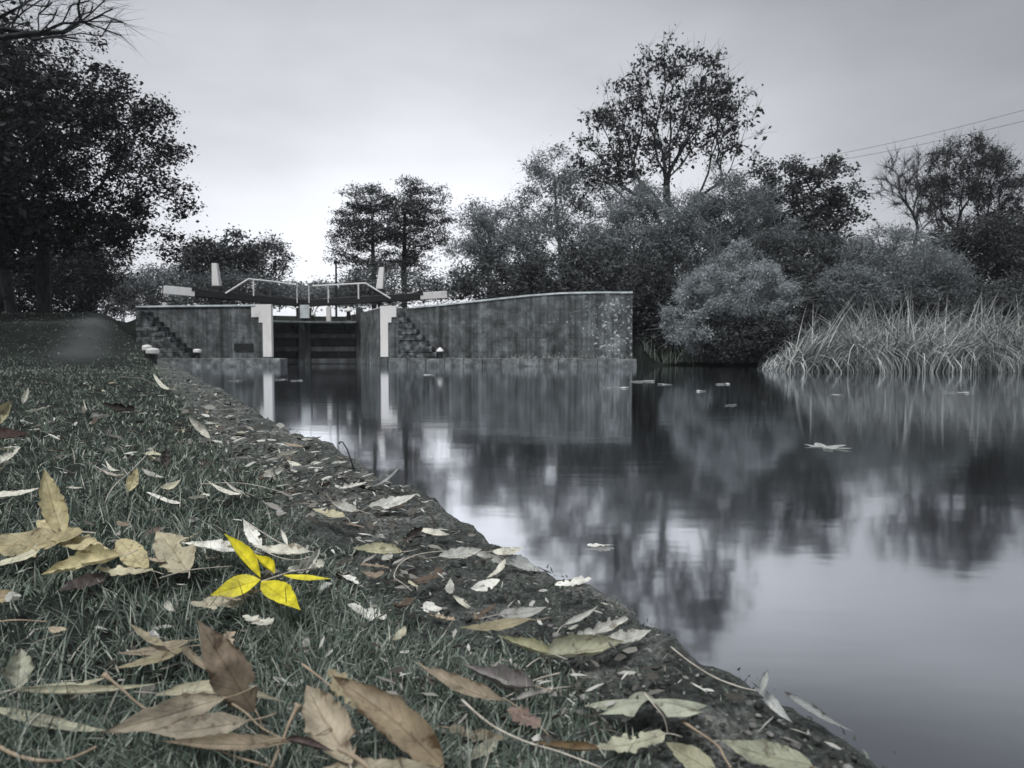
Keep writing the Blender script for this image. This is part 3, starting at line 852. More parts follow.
G = .025
HERO = [
 # base, tip, width px, kind, colour, label, options
 ((63, 536, .045), (45, 470, 0), 25, 'ovate', OCH, 'pale yellow leaf standing upright out of the leaf heap at left', dict(face=1, tipd=.03, curl=.03, fold=.1)),
 ((88, 537, .05), (-18, 549, .03), 30, 'ovate', OCHD, 'broad ochre leaf at the left end of the heap, cut by the frame', dict(face=.45)),
 ((36, 528, .045), (116, 556, .045), 26, 'ovate', OCH, 'ochre leaf at the back of the heap behind the bright curled one', dict(face=.45)),
 ((121, 558, .045), (42, 575, .03), 24, 'ovate', (.55, .50, .30), 'bright ochre leaf with a long tail at the front of the heap', dict(face=.5, curl=.05)),
 ((119, 546, .04), (152, 572, .03), 24, 'ovate', OCH, 'short ochre leaf closing the right end of the heap', dict(face=.5)),
 ((154, 575, .03), (98, 571, .03), 11, 'torn', (.5, .47, .33), 'torn flat pale leaf tucked under the right end of the heap', dict(face=.3)),
 ((-4, 567, .03), (41, 551, .045), 5, 'strip', STRAW, 'narrow straw coloured leaf curving up below the heap', dict(face=.4, stalk=0)),
 ((108, 578, .02), (55, 593, .02), 15, 'ovate', (.085, .07, .07), 'dark purple brown leaf lying under the ochre heap', dict(face=.3)),
 ((190, 573, .025), (156, 534, .05), 34, 'ovate', (.40, .37, .26), 'round beige leaf tilted up just left of the long white leaf', dict(face=.75, curl=.03)),
 ((-14, 600, .03), (21, 596, .03), 17, 'ovate', (.33, .27, .17), 'round tan leaf at the left frame edge below the heap', dict(face=.6)),
 ((162, 530, .03), (144, 537, .03), 9, 'ovate', (.45, .36, .31), 'small pinkish leaf behind the round beige leaf', dict(face=.5)),
 ((129, 492, .02), (136, 468, .02), 15, 'ovate', OCH, 'ochre leaf standing among pale twigs in the grass at left', dict(face=.95, tipd=.03)),
 ((131, 482, .03), (90, 471, .03), 6, 'lance', (.5, .47, .42), 'thin dull pink leaf left of the ochre leaf among twigs', dict(face=.4)),
 ((124, 475, .03), (104, 463, .03), 5, 'lance', PALE, 'thin white leaf crossing the pale forked twig', dict(face=.4)),
 ((144, 474, .03), (168, 483, .03), 7, 'lance', GRY, 'grey narrow leaf right of the ochre leaf among twigs', dict(face=.4)),
 ((160, 491, .03), (180, 482, .04), 8, 'lance', STRAW, 'greenish straw leaf curving up right of the forked twig', dict(face=.5, curl=.12)),
 ((148, 495, .03), (180, 507, .02), 5, 'strip', WHT, 'white sliver of leaf below the greenish straw leaf', dict(face=.3, stalk=0)),
 ((-6, 471, .02), (17, 453, .03), 15, 'torn', PALE, 'pale torn leaf at the left frame edge above the white strip', dict(face=.5)),
 ((-4, 498, .02), (40, 491, .03), 6, 'strip', PALE, 'white strip of leaf at the left edge above the heap', dict(face=.3, stalk=0)),
 ((-6, 425, .01), (12, 401, .03), 24, 'ovate', (.38, .36, .23), 'ochre leaf at the left frame edge above the dark brown one', dict(face=.85, tipd=.05)),
 ((-12, 437, .02), (33, 439, .03), 20, 'ovate', (.055, .035, .03), 'large dark brown leaf at the left frame edge', dict(face=.6)),
 ((23, 404, .01), (28, 388, .03), 8, 'ovate', PALE, 'small pale leaf standing in the far grass at left', dict(face=.9, tipd=.05)),
 ((51, 408, .03), (24, 414, .02), 5, 'torn', PALE, 'flat pale leaf beside the small standing one in the far grass', dict(face=.3)),
 ((88, 418, .02), (82, 407, .03), 5, 'ovate', PALE, 'tiny pale leaf left of the dark curled leaf', dict(face=.8)),
 ((90, 419, .02), (110, 418, .02), 4, 'strip', GRY, 'grey leaf sliver in front of the dark curled leaf', dict(face=.3, stalk=0)),
 ((140, 414, .01), (108, 406, .04), 15, 'torn', DRK, 'black brown curled leaf in the far grass', dict(face=.8, curl=.2)),
 ((158, 386, .03), (176, 394, .02), 7, 'ovate', PALE, 'pale leaf on a long stalk in the far grass', dict(face=.5, stalk=.25)),
 ((210, 440, .01), (189, 417, .05), 15, 'ovate', (.58, .58, .52), 'pale pointed leaf standing near the coping', dict(face=.9, tipd=.02)),
 ((166, 470, .01), (165, 447, .03), 13, 'ovate', DRK, 'black leaf standing upright in the grass', dict(face=.95, tipd=.02)),
 ((213, 470, .01), (200, 460, .03), 12, 'torn', DRK, 'black scrap of leaf right of the upright black one', dict(face=.8)),
 ((252, 553, .03), (180, 546, .03), 17, 'ovate', WHT, 'long white leaf behind the yellow spray', dict(face=.4)),
 ((312, 557, .03), (252, 551, .03), 13, 'lance', PALE, 'pale narrow leaf to the right of the long white leaf', dict(face=.4)),
 ((262, 548, .03), (243, 519, .06), 11, 'lance', WHT, 'white leaf curling upward behind the yellow spray', dict(face=.8, tipd=.03)),
 ((287, 546, .02), (281, 529, .05), 7, 'ovate', WHT, 'small white leaf standing right of the curling white leaf', dict(face=.9, tipd=.02)),
 ((306, 569, .03), (321, 547, .06), 13, 'ovate', (.6, .61, .56), 'light grey leaf standing on its stalk right of the yellow spray', dict(face=.95, tipd=.01)),
 ((346, 519, .03), (312, 511, .03), 13, 'ovate', (.45, .43, .30), 'straw leaf by the coping above the yellow spray', dict(face=.4)),
 ((360, 512, .03), (332, 504, .04), 10, 'ovate', GRY, 'grey leaf leaning on the straw leaf by the coping', dict(face=.6)),
 ((247, 600, .02), (189, 608, .02), 17, 'torn', (.42, .39, .30), 'beige leaf half sunk in grass below the yellow spray', dict(face=.3)),
 ((19, 690, .02), (20, 649, .03), 31, 'ovate', (.46, .48, .38), 'pale green leaf standing at the lower left edge', dict(face=.9, tipd=.02, curl=.03)),
 ((24, 692, .03), (112, 681, .03), 9, 'lance', STRAW, 'straw strip leaf starting beside the standing pale green leaf', dict(face=.5)),
 ((14, 695, .03), (164, 687, .03), 10, 'lance', STRAW, 'longest straw leaf running across the lower left', dict(face=.5, bow=.03)),
 ((154, 688, .03), (284, 699, .03), 15, 'lance', (.48, .46, .34), 'straw leaf reaching right behind the upright brown leaf', dict(face=.45, curl=-.05)),
 ((-8, 717, .03), (122, 739, .02), 11, 'lance', (.46, .46, .35), 'straw leaf sloping down across the lower left corner', dict(face=.5)),
 ((192, 644, .03), (118, 658, .02), 10, 'lance', TAN, 'tan narrow leaf left of the upright brown leaf', dict(face=.5)),
 ((190, 650, .03), (113, 673, .01), 9, 'lance', (.36, .32, .21), 'olive tan leaf under the tan narrow leaf', dict(face=.5)),
 ((166, 649, .03), (130, 624, .04), 8, 'lance', (.40, .36, .25), 'short tan leaf pointing up left of the upright brown leaf', dict(face=.6)),
 ((182, 648, .04), (211, 674, .02), 7, 'strip', TAN, 'folded tan leaf end touching the upright brown leaf', dict(face=.5, stalk=0)),
 ((228, 701, .05), (102, 736, .04), 24, 'lance', (.37, .33, .25), 'upper brown leaflet of the dry spray at lower left', dict(face=.7, mat='leaf_blotched')),
 ((250, 722, .045), (148, 733, .04), 22, 'lance', (.40, .36, .28), 'middle brown leaflet of the dry spray at lower left', dict(face=.7)),
 ((257, 712, .04), (194, 620, .09), 36, 'lance', (.28, .225, .165), 'brown leaf rising upright from the lower left leaves', dict(face=1, tipd=.0, curl=-.05, mat='leaf_blotched')),
 ((297, 744, .04), (163, 748, .035), 15, 'lance', (.30, .25, .18), 'lowest brown leaflet of the dry spray with a rusty end', dict(face=.6)),
 ((351, 768, .035), (309, 686, .06), 52, 'ovate', (.50, .44, .33), 'large buff leaf with a burnt tip at bottom centre', dict(face=.85, curl=.04, mat='leaf_blotched')),
 ((444, 768, .03), (332, 672, .085), 50, 'ovate', (.40, .33, .225), 'large golden brown leaf with torn dark hollows at bottom centre', dict(face=.8, curl=-.08, roll=.6, mat='leaf_blotched')),
 ((362, 706, .05), (328, 671, .07), 22, 'torn', (.40, .35, .22), 'yellowish folded leaf behind the golden brown one', dict(face=.8)),
 ((318, 778, .03), (446, 778, .03), 34, 'ovate', (.42, .38, .28), 'dull buff leaf along the bottom edge under the golden one', dict(face=.6)),
 ((286, 741, .045), (336, 754, .045), 13, 'lance', (.20, .155, .15), 'rolled mauve leaf beside the large buff leaf', dict(face=.6, roll=1.1)),
 ((540, 662, .012), (622, 645, .012), 33, 'ovate', PGRN, 'large pale green leaf on the coping in the stack of pale leaves', dict(face=.5, curl=.05)),
 ((574, 641, .02), (627, 624, .02), 16, 'torn', WHT, 'whitest leaf in the middle of the pale stack on the coping', dict(face=.45)),
 ((600, 645, .014), (652, 633, .01), 13, 'lance', (.6, .61, .56), 'pointed pale leaf at the right end of the stack on the coping', dict(face=.4)),
 ((563, 628, .012), (598, 609, .02), 10, 'ovate', WHT, 'small white leaf behind the pale stack on the coping', dict(face=.5)),
 ((550, 656, .02), (496, 639, .03), 17, 'ovate', (.42, .42, .27), 'olive leaf among grass left of the pale stack', dict(face=.4)),
 ((532, 622, .02), (458, 629, .02), 9, 'lance', (.42, .38, .25), 'ochre thin leaf across the moss above the olive leaf', dict(face=.4)),
 ((498, 617, .015), (546, 609, .015), 14, 'ovate', (.42, .43, .41), 'grey leaf on the moss left of the small white leaf', dict(face=.5)),
 ((470, 609, .015), (452, 595, .03), 7, 'ovate', PALE, 'little pale leaf tilted up at the grass edge by the moss', dict(face=.7)),
 ((507, 705, .03), (414, 667, .035), 16, 'lance', TAN, 'long tan leaf lying on mauve leaves right of the golden one', dict(face=.5)),
 ((537, 692, .018), (462, 670, .02), 28, 'ovate', MAU, 'mauve grey leaf under the long tan leaf', dict(face=.4)),
 ((553, 692, .015), (508, 703, .02), 10, 'torn', (.55, .53, .5), 'pale torn leaf right of the mauve grey leaf', dict(face=.4)),
 ((540, 728, .012), (508, 710, .02), 18, 'torn', (.30, .22, .19), 'dull red leaf scrap below the mauve grey leaf', dict(face=.5)),
 ((598, 751, .012), (532, 747, .02), 13, 'ovate', RUST, 'rusty orange leaf on the dark coping at the bottom', dict(face=.4)),
 ((494, 741, .015), (468, 764, .02), 17, 'ovate', (.46, .46, .36), 'pale green scrap among dark blades at the bottom', dict(face=.6)),
 ((450, 730, .015), (505, 742, .015), 14, 'torn', (.28, .25, .18), 'olive brown leaf between the golden leaf and the pale scrap', dict(face=.4)),
 ((648, 700, .024), (640, 684, .014), 100, 'lobed', (.46, .49, .39), 'lobed grey green leaf arched on its stalk over the coping', dict(face=.2, curl=-.10, fold=.08, stalk=0)),
 ((663, 738, .012), (596, 753, .012), 20, 'torn', PGRN, 'pale green torn leaf lying flat below the lobed leaf', dict(face=.5)),
 ((716, 776, .01), (666, 744, .02), 25, 'ovate', (.40, .40, .27), 'olive leaf at the bottom edge left of the mottled leaf', dict(face=.6)),
 ((812, 770, .008), (722, 742, .012), 29, 'ovate', (.36, .38, .28), 'dark mottled olive leaf at the bottom right of the coping', dict(face=.5)),
 ((757, 690, .012), (794, 724, -.02), 10, 'lance', (.5, .53, .52), 'grey leaf drooping over the water edge on a white stalk', dict(face=.7, tipd=-.03, stalk=0)),
 ((760, 692, .02), (768, 670, .05), 13, 'ovate', (.5, .53, .52), 'thin grey leaf standing at the tip of the white stalk', dict(face=.9, tipd=.01, stalk=0)),
 ((780, 694, .015), (852, 732, -.03), 10, 'lance', (.46, .49, .49), 'long grey leaf hanging over the water at the right', dict(face=.6, tipd=-.02, stalk=0)),
 ((369, 509, .012), (417, 497, .03), 13, 'ovate', (.55, .56, .53), 'pale leaf pointing to the water halfway along the coping', dict(face=.5)),
 ((438, 560, .012), (480, 552, .012), 15, 'ovate', (.52, .53, .5), 'pale grey leaf on the moss with a white twig at its left', dict(face=.5)),
 ((476, 556, .012), (512, 566, .01), 12, 'ovate', (.47, .48, .46), 'grey leaf just right of the pale one with the twig', dict(face=.5)),
 ((492, 553, .015), (524, 549, .02), 9, 'ovate', PALE, 'pale leaf lifted at the water edge', dict(face=.6)),
 ((503, 560, .015), (541, 573, -.01), 13, 'lance', (.46, .48, .47), 'grey leaf bent over the water edge', dict(face=.6)),
 ((402, 553, .012), (352, 550, .02), 14, 'ovate', (.42, .42, .29), 'olive straw leaf at the grass edge left of the pale grey one', dict(face=.45)),
 ((418, 531, .014), (452, 537, .014), 6, 'lance', PALE, 'narrow pale leaf beside the black scrap on the coping', dict(face=.5)),
 ((404, 540, .01), (424, 528, .03), 10, 'torn', DRK, 'black scrap of leaf on the coping', dict(face=.8)),
 ((372, 486, .01), (399, 469, .045), 15, 'ovate', (.36, .38, .38), 'grey leaf standing against the water on the coping', dict(face=.8, tipd=.03)),
 ((338, 489, .012), (367, 484, .015), 7, 'torn', WHT, 'white leaf on the coping left of the standing grey leaf', dict(face=.4)),
 ((276, 458, .012), (299, 452, .02), 8, 'ovate', PALE, 'pale leaf on the far coping where the edge bends', dict(face=.5)),
 ((309, 465, .012), (324, 462, .015), 4, 'lance', WHT, 'small white leaf at the water edge on the far coping', dict(face=.5)),
 ((262, 478, .02), (284, 470, .03), 9, 'lance', GRY, 'grey leaf tilted on the grass edge by the far coping', dict(face=.6)),
 ((245, 500, .02), (208, 486, .03), 6, 'lance', PALE, 'pale narrow leaf among the twigs right of the black leaf', dict(face=.4)),
 ((247, 498, .02), (222, 484, .03), 6, 'lance', (.5, .5, .46), 'dull narrow leaf crossing the pale one among the twigs', dict(face=.4)),
]
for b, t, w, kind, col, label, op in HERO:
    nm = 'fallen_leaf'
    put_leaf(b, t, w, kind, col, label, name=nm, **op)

# yellow spray: one leaf of several leaflets
cen = on_plane(263, 581, GZ + .045)
ys = thing('yellow_leaf', cen, 'bright yellow leaf of five leaflets lying on the grass', 'leaf')
YEL = (.64, .58, .03)
for b, t, w, op in [((263, 581, .045), (223, 537, .055), 17, dict(face=.55)), ((274, 577, .045), (256, 556, .045), 14, dict(face=.5)),
                    ((261, 581, .045), (210, 595, .035), 17, dict(face=.55)), ((264, 582, .045), (300, 614, .035), 21, dict(face=.6)),
                    ((283, 576, .045), (331, 580, .04), 5, dict(face=.2, fold=.6))]:
    put_leaf(b, t, w, 'lance', YEL, None, name='leaflet', mat='leaf_fresh', stalk=0, parent=ys, wig=.5, fold=.22, curl=.03, **{k: v for k, v in op.items() if k not in ('fold',)})
mb = MB(); mb.tube([on_plane(261, 582, GZ + .045), on_plane(275, 577, GZ + .047), on_plane(290, 572, GZ + .045), on_plane(318, 568, GZ + .04)], [.0012, .0011, .0011, .0014], 6)
mb.build('stalk', M['twig'], ys, origin=cen, smooth=True)


# twigs and loose stalks
def twig(pts, r, mat, label, knob=0.0, name='twig'):
    P = [on_plane(px, py, GZ + dz) for px, py, dz in pts]
    Q = []
    for i in range(len(P) - 1):
        for k in range(4):
            t = k / 4
            p0 = P[max(i - 1, 0)]; p1 = P[i]; p2 = P[i + 1]; p3 = P[min(i + 2, len(P) - 1)]
            Q.append(.5 * ((2 * p1) + (p2 - p0) * t + (2 * p0 - 5 * p1 + 4 * p2 - p3) * t * t + (3 * p1 - p0 - 3 * p2 + p3) * t ** 3))
    Q.append(P[-1])
    r = r * .66
    R = [r * (1 - .45 * i / len(Q)) * random.uniform(.85, 1.15) for i in range(len(Q))]
    if knob:
        R[0] = r * knob; R[1] = r * (1 + (knob - 1) * .5)
    mb = MB(); mb.tube(Q, R, 7)
    o = mb.build(name, M[mat], None, origin=P[0], smooth=True); o.location = P[0]
    return tag(o, label, 'twig')


twig([(158, 443, .04), (130, 472, .045), (118, 482, .04), (108, 495, .03), (105, 508, .01)], .0022, 'twig', 'pale forked twig poking up through the grass at left')
twig([(245, 521, .05), (262, 532, .04), (285, 545, .035), (318, 553, .03)], .0015, 'twig', 'pale curved stalk above the yellow leaf')
twig([(255, 546, .035), (275, 556, .035), (295, 560, .035), (314, 556, .04)], .0010, 'twig', 'thin pale stalk looping just behind the yellow leaf')
twig([(-6, 703, .03), (8, 696, .03), (20, 690, .03)], .0022, 'twig', 'pale stalk joining the straw leaves at the left edge')
twig([(-4, 745, .03), (18, 756, .03), (45, 761, .03), (72, 758, .035), (96, 747, .05)], .0024, 'twig_tan', 'thick tan stalk curving along the bottom left corner', knob=1.2)
twig([(104, 674, .06), (122, 689, .05), (140, 705, .04), (180, 730, .03), (216, 750, .03), (275, 768, .03)], .0018, 'twig_tan', 'straight tan stalk with a swollen end at lower left', knob=2.2)
twig([(299, 704, .06), (290, 722, .05), (281, 745, .04), (268, 775, .03)], .0022, 'twig_tan', 'clubbed tan stalk rising left of the large buff leaf', knob=2.4)
twig([(228, 701, .05), (246, 713, .045), (262, 728, .04), (290, 742, .04)], .0013, 'twig_tan', 'dark stalk that carries the dry brown leaflets')
twig([(302, 664, .04), (318, 676, .035), (336, 690, .03)], .0019, 'twig_tan', 'short tan twig behind the large buff leaf')
twig([(338, 748, .06), (362, 762, .055), (390, 790, .05)], .0026, 'twig_tan', 'thick yellowish stalk crossing the large buff leaf')
twig([(462, 700, .03), (490, 724, .025), (524, 741, .02), (560, 752, .02), (602, 768, .015)], .0016, 'twig', 'long bent stalk through the leaves at bottom centre')
twig([(560, 673, .02), (535, 680, .02), (512, 694, .015), (500, 699, .01)], .0013, 'twig', 'pale stalk above the mauve grey leaf')
twig([(644, 693, .03), (654, 705, .028), (664, 718, .02), (668, 735, .006)], .0012, 'twig', 'bent stalk of the lobed leaf on the coping')
twig([(682, 721, .012), (700, 733, .010), (718, 746, .010), (724, 757, .008), (734, 772, .006)], .0020, 'twig_tan', 'knobbly tan twig on the coping below the white stalk', knob=1.4)
twig([(671, 647, .012), (690, 662, .014), (714, 677, .018), (740, 687, .018), (758, 691, .014)], .0015, 'twig', 'long white stalk reaching across the coping to the water')
twig([(446, 551, .016), (420, 554, .018), (402, 562, .014), (394, 576, .012), (402, 583, .01), (412, 591, .006)], .0016, 'twig', 'white hooked twig beside the pale grey leaf')
twig([(200, 484, .03), (240, 483, .035), (275, 490, .03), (292, 497, .02)], .0014, 'twig', 'long pale stalk lying over grass toward the coping')
twig([(326, 494, .04), (333, 503, .035), (333, 512, .03)], .0011, 'twig_tan', 'small hooked dark twig above the straw leaf')
twig([(120, 377, .05), (140, 378, .05), (152, 383, .04), (158, 387, .03)], .003, 'twig', 'pale twig in the far grass left of the coping')
twig([(-4, 622, .03), (18, 620, .035), (50, 622, .03)], .0014, 'twig_tan', 'thin tan stalk below the round tan leaf')
twig([(160, 578, .03), (190, 570, .03), (232, 566, .03)], .0013, 'twig', 'pale straw lying under the long white leaf')

# the hooked stem over the water edge
P0 = on_plane(354, 470, .27)
mb = MB()
mb.tube([P0, at_depth(351, 460, P0.y), at_depth(347, 449, P0.y), at_depth(343, 442.5, P0.y), at_depth(340.5, 441.5, P0.y), at_depth(339, 444, P0.y)], [.0022, .002, .0018, .0016, .0022, .003], 6)
o = mb.build('plant_stem', M['bark'], None, origin=P0, smooth=True); o.location = P0
tag(o, 'thin hooked stem rising from the coping against bright water', 'stem')

# second rank of leaves, many and alike
GRP = 'small dead leaves scattered over the turf'
GRP2 = 'small dead leaves scattered along the coping'
cnt = 0
rs = np.random.default_rng(5)
tries = 0
while cnt < 116 and tries < 4000:
    tries += 1
    r = .75 * math.exp(rs.random() * math.log(9 / .75)); th = math.radians(-40 + rs.random() * 60)
    x, y = r * math.sin(th), r * math.cos(th); w = float(wcoord(np.array(x), np.array(y)))
    oncop = cnt >= 62
    if oncop and not (.075 + float(edge_wob(np.array([scoord(x, y)]))[0]) < w < .36): continue
    if not oncop and not (.42 < w < 3.5): continue
    if oncop and r > 4.5: continue
    z = GZ + (.012 if oncop else .03)
    L = rs.uniform(.025, .055) * (1 if r < 2 else 1.25)
    az = rs.uniform(0, 2 * PI); tl = rs.normal(0, .2)
    ax = Vector((math.sin(az) * math.cos(tl), math.cos(az) * math.cos(tl), math.sin(tl)))
    nz = Vector((rs.normal(0, .35), rs.normal(0, .35), 1)); nz = (nz - ax * nz.dot(ax)).normalized(); sx = ax.cross(nz)
    kind = ['ovate', 'lance', 'torn', 'ovate'][rs.integers(4)]
    LEAF_N[0] += 1
    me = leaf_mesh('fallen_leaf', L, L * rs.uniform(.25, .55), kind, rs.uniform(-.05, .2), rs.uniform(.1, .5), 0, LEAF_N[0])
    o = link('fallen_leaf', me, M['leaf'])
    o.matrix_local = Matrix(((sx.x, ax.x, nz.x, x), (sx.y, ax.y, nz.y, y), (sx.z, ax.z, nz.z, z), (0, 0, 0, 1)))
    pal = [PALE, GRY, WHT, TAN, BRN, (.5, .52, .49), BRND, STRAW]
    o.color = (*pal[rs.integers(len(pal))], 1)
    tag(o, 'small dead leaf scattered on the coping among moss' if oncop else 'small dead leaf scattered in the turf away from the heap', 'leaf', GRP2 if oncop else GRP)
    cnt += 1

# leaves floating on the water
def float_leaf(px, py, L, W, kind, col, label, az, group=None):
    p = on_plane(px, py, .004); LEAF_N[0] += 1
    me = leaf_mesh('floating_leaf', L, W, kind, .015 if kind == 'lobed' else .03, .0 if kind == 'lobed' else .12, 0, LEAF_N[0])
    o = link('floating_leaf', me, M['leaf']); o.location = p; o.rotation_euler = (0, 0, az); o.color = (*col, 1)
    return tag(o, label, 'leaf', group)


float_leaf(824, 447, .17, .27, 'lobed', (.42, .44, .43), 'large pale star shaped leaf floating at right on the open water', math.radians(-70))
float_leaf(587, 546, .085, .045, 'ovate', WHT, 'single white leaf floating near the coping in mid picture', math.radians(-85))
for px, py, L, lab in [(655, 381.5, .5, 'largest pale leaf floating off the end of the right wall'), (673, 384.5, .28, 'pale leaf floating beside the largest one off the wall end'),
                       (629, 388, .42, 'pale leaf floating in front of the right wall end'), (730, 384, .3, 'pale leaf floating before the overhanging bush'),
                       (706, 391, .2, 'small pale leaf floating out from the overhanging bush'), (970, 393, .34, 'pale leaf floating in front of the reeds at right'),
                       (845, 395, .2, 'small pale leaf floating in front of the middle of the reeds'), (737, 405, .16, 'small grey leaf floating farthest out from the overhanging bush'),
                       (288, 379.5, .3, 'pale leaf floating before the left gate leaf'), (303, 380.5, .25, 'pale leaf floating below the mitre of the gates'), (243, 381, .3, 'pale leaf floating before the left landing ledge'), (435, 375, .35, 'pale leaf floating below the bollard on the right ledge')]:
    float_leaf(px, py, L, L * .4, 'ovate', (.5, .52, .52), lab, math.radians(random.uniform(60, 120)))

# ------------------------------------------------------------------ the lock
def zpx(py, d):
    return at_depth(512, py, d).z


def wing_left():
    t = thing('lock_wall', (LA.x, LA.y, 0), 'stained concrete wing wall on the left of the gates, with mossy steps', 'lock wall')
    o3 = (LA.x, LA.y, 0)
    u = AX; d = (LB - LA).normalized(); n = Vector((-d.y, d.x, 0))      # n points away from the camera
    if n.y < 0: n = -n
    i = LB + u * 7.0
    mb = MB()
    poly = [(LA.x, LA.y), (LB.x, LB.y), (i.x, i.y), (i.x - .9, i.y), (LB.x - .9 + u.x * .9, LB.y + u.y * .9), (LA.x + n.x * .7, LA.y + n.y * .7)]
    mb.prism(poly, -.9, 2.20)
    mb.build('wall', M['wall'], t, o3)
    # pale coping along the top
    mb = MB(); mb.beam(LA + n * .30 + Vector((0, 0, 2.235)), LB - d * .62 + n * .30 + Vector((0, 0, 2.235)), .72, .065)
    mb.build('coping', M['coping_line'], t, o3, bevel=.012)
    # white painted quoin stones, stepped on their left side
    q = MB()
    f = -n * .004
    def blk(px0, px1, py0, py1):
        a = at_depth(px0, 330, LB.y); b = at_depth(px1, 330, LB.y)
        a.z = 0; b.z = 0; s0 = (LB - a).length; s1 = (LB - b).length
        p0 = LB - d * s0; p1 = LB - d * max(s1, 0)
        z0 = zpx(py1, LB.y); z1 = zpx(py0, LB.y)
        A = p0 - n * .035; B = p1 - n * .035 + d * .004; C = p1 + n * .10 + d * .004; D = p0 + n * .10
        q.hexa([(A.x, A.y, z0), (B.x, B.y, z0), (C.x, C.y, z0), (D.x, D.y, z0), (A.x, A.y, z1), (B.x, B.y, z1), (C.x, C.y, z1), (D.x, D.y, z1)])
    blk(250.5, 271.8, 304.2, 317); blk(258.5, 271.8, 317, 322.5); blk(262.5, 271.8, 322.5, 357)
    q.build('quoin', M['white'], t, o3)
    # steps standing in front of the wall, rising to the left
    x0 = at_depth(198, 350, 25.6).x; x1 = at_depth(148, 350, 25.9).x
    st = MB(); ns = 9
    for k in range(ns):
        xa = x0 + (x1 - x0) * k / ns; zt = .30 + (2.05 - .30) * (k + 1) / ns
        pa = LA + d * (xa - LA.x) / d.x; pb = LA + d * (x1 - .02 - LA.x) / d.x
        A = pb - n * .62; B = pa - n * .62; C = pa - n * .003; D = pb - n * .003
        zb = .30 + (2.05 - .30) * k / ns - (.6 if k == 0 else 0) + .001
        st.hexa([(A.x, A.y, zb), (B.x, B.y, zb), (C.x, C.y, zb), (D.x, D.y, zb), (A.x, A.y, zt), (B.x, B.y, zt), (C.x, C.y, zt), (D.x, D.y, zt)])
    st.build('steps', M['moss_stone'], t, o3, bevel=.02)
    # landing ledge at the waterline
    lg = MB()
    pa = Vector((at_depth(160, 355, 24.9).x, 24.9, 0)); pb = Vector((at_depth(281, 355, 24.5).x, 24.45, 0))
    lg.prism([(pa.x, pa.y), (pb.x, pb.y), (pb.x + .05, pb.y + .62), (pa.x - .2, pa.y + .9)], -.6, .30)
    lg.build('ledge', M['ledge'], t, o3, bevel=.03)
    # dark socket in the wall, iron ladder rungs beside it
    s = MB(); c = at_depth(241, 347, 25.0)
    p = LA + d * (c.x - LA.x) / d.x - n * .02
    s.box((p.x, p.y, c.z), .75, .06, .26, (d.x, d.y)); s.build('drain_slot', M['iron'], t, o3)


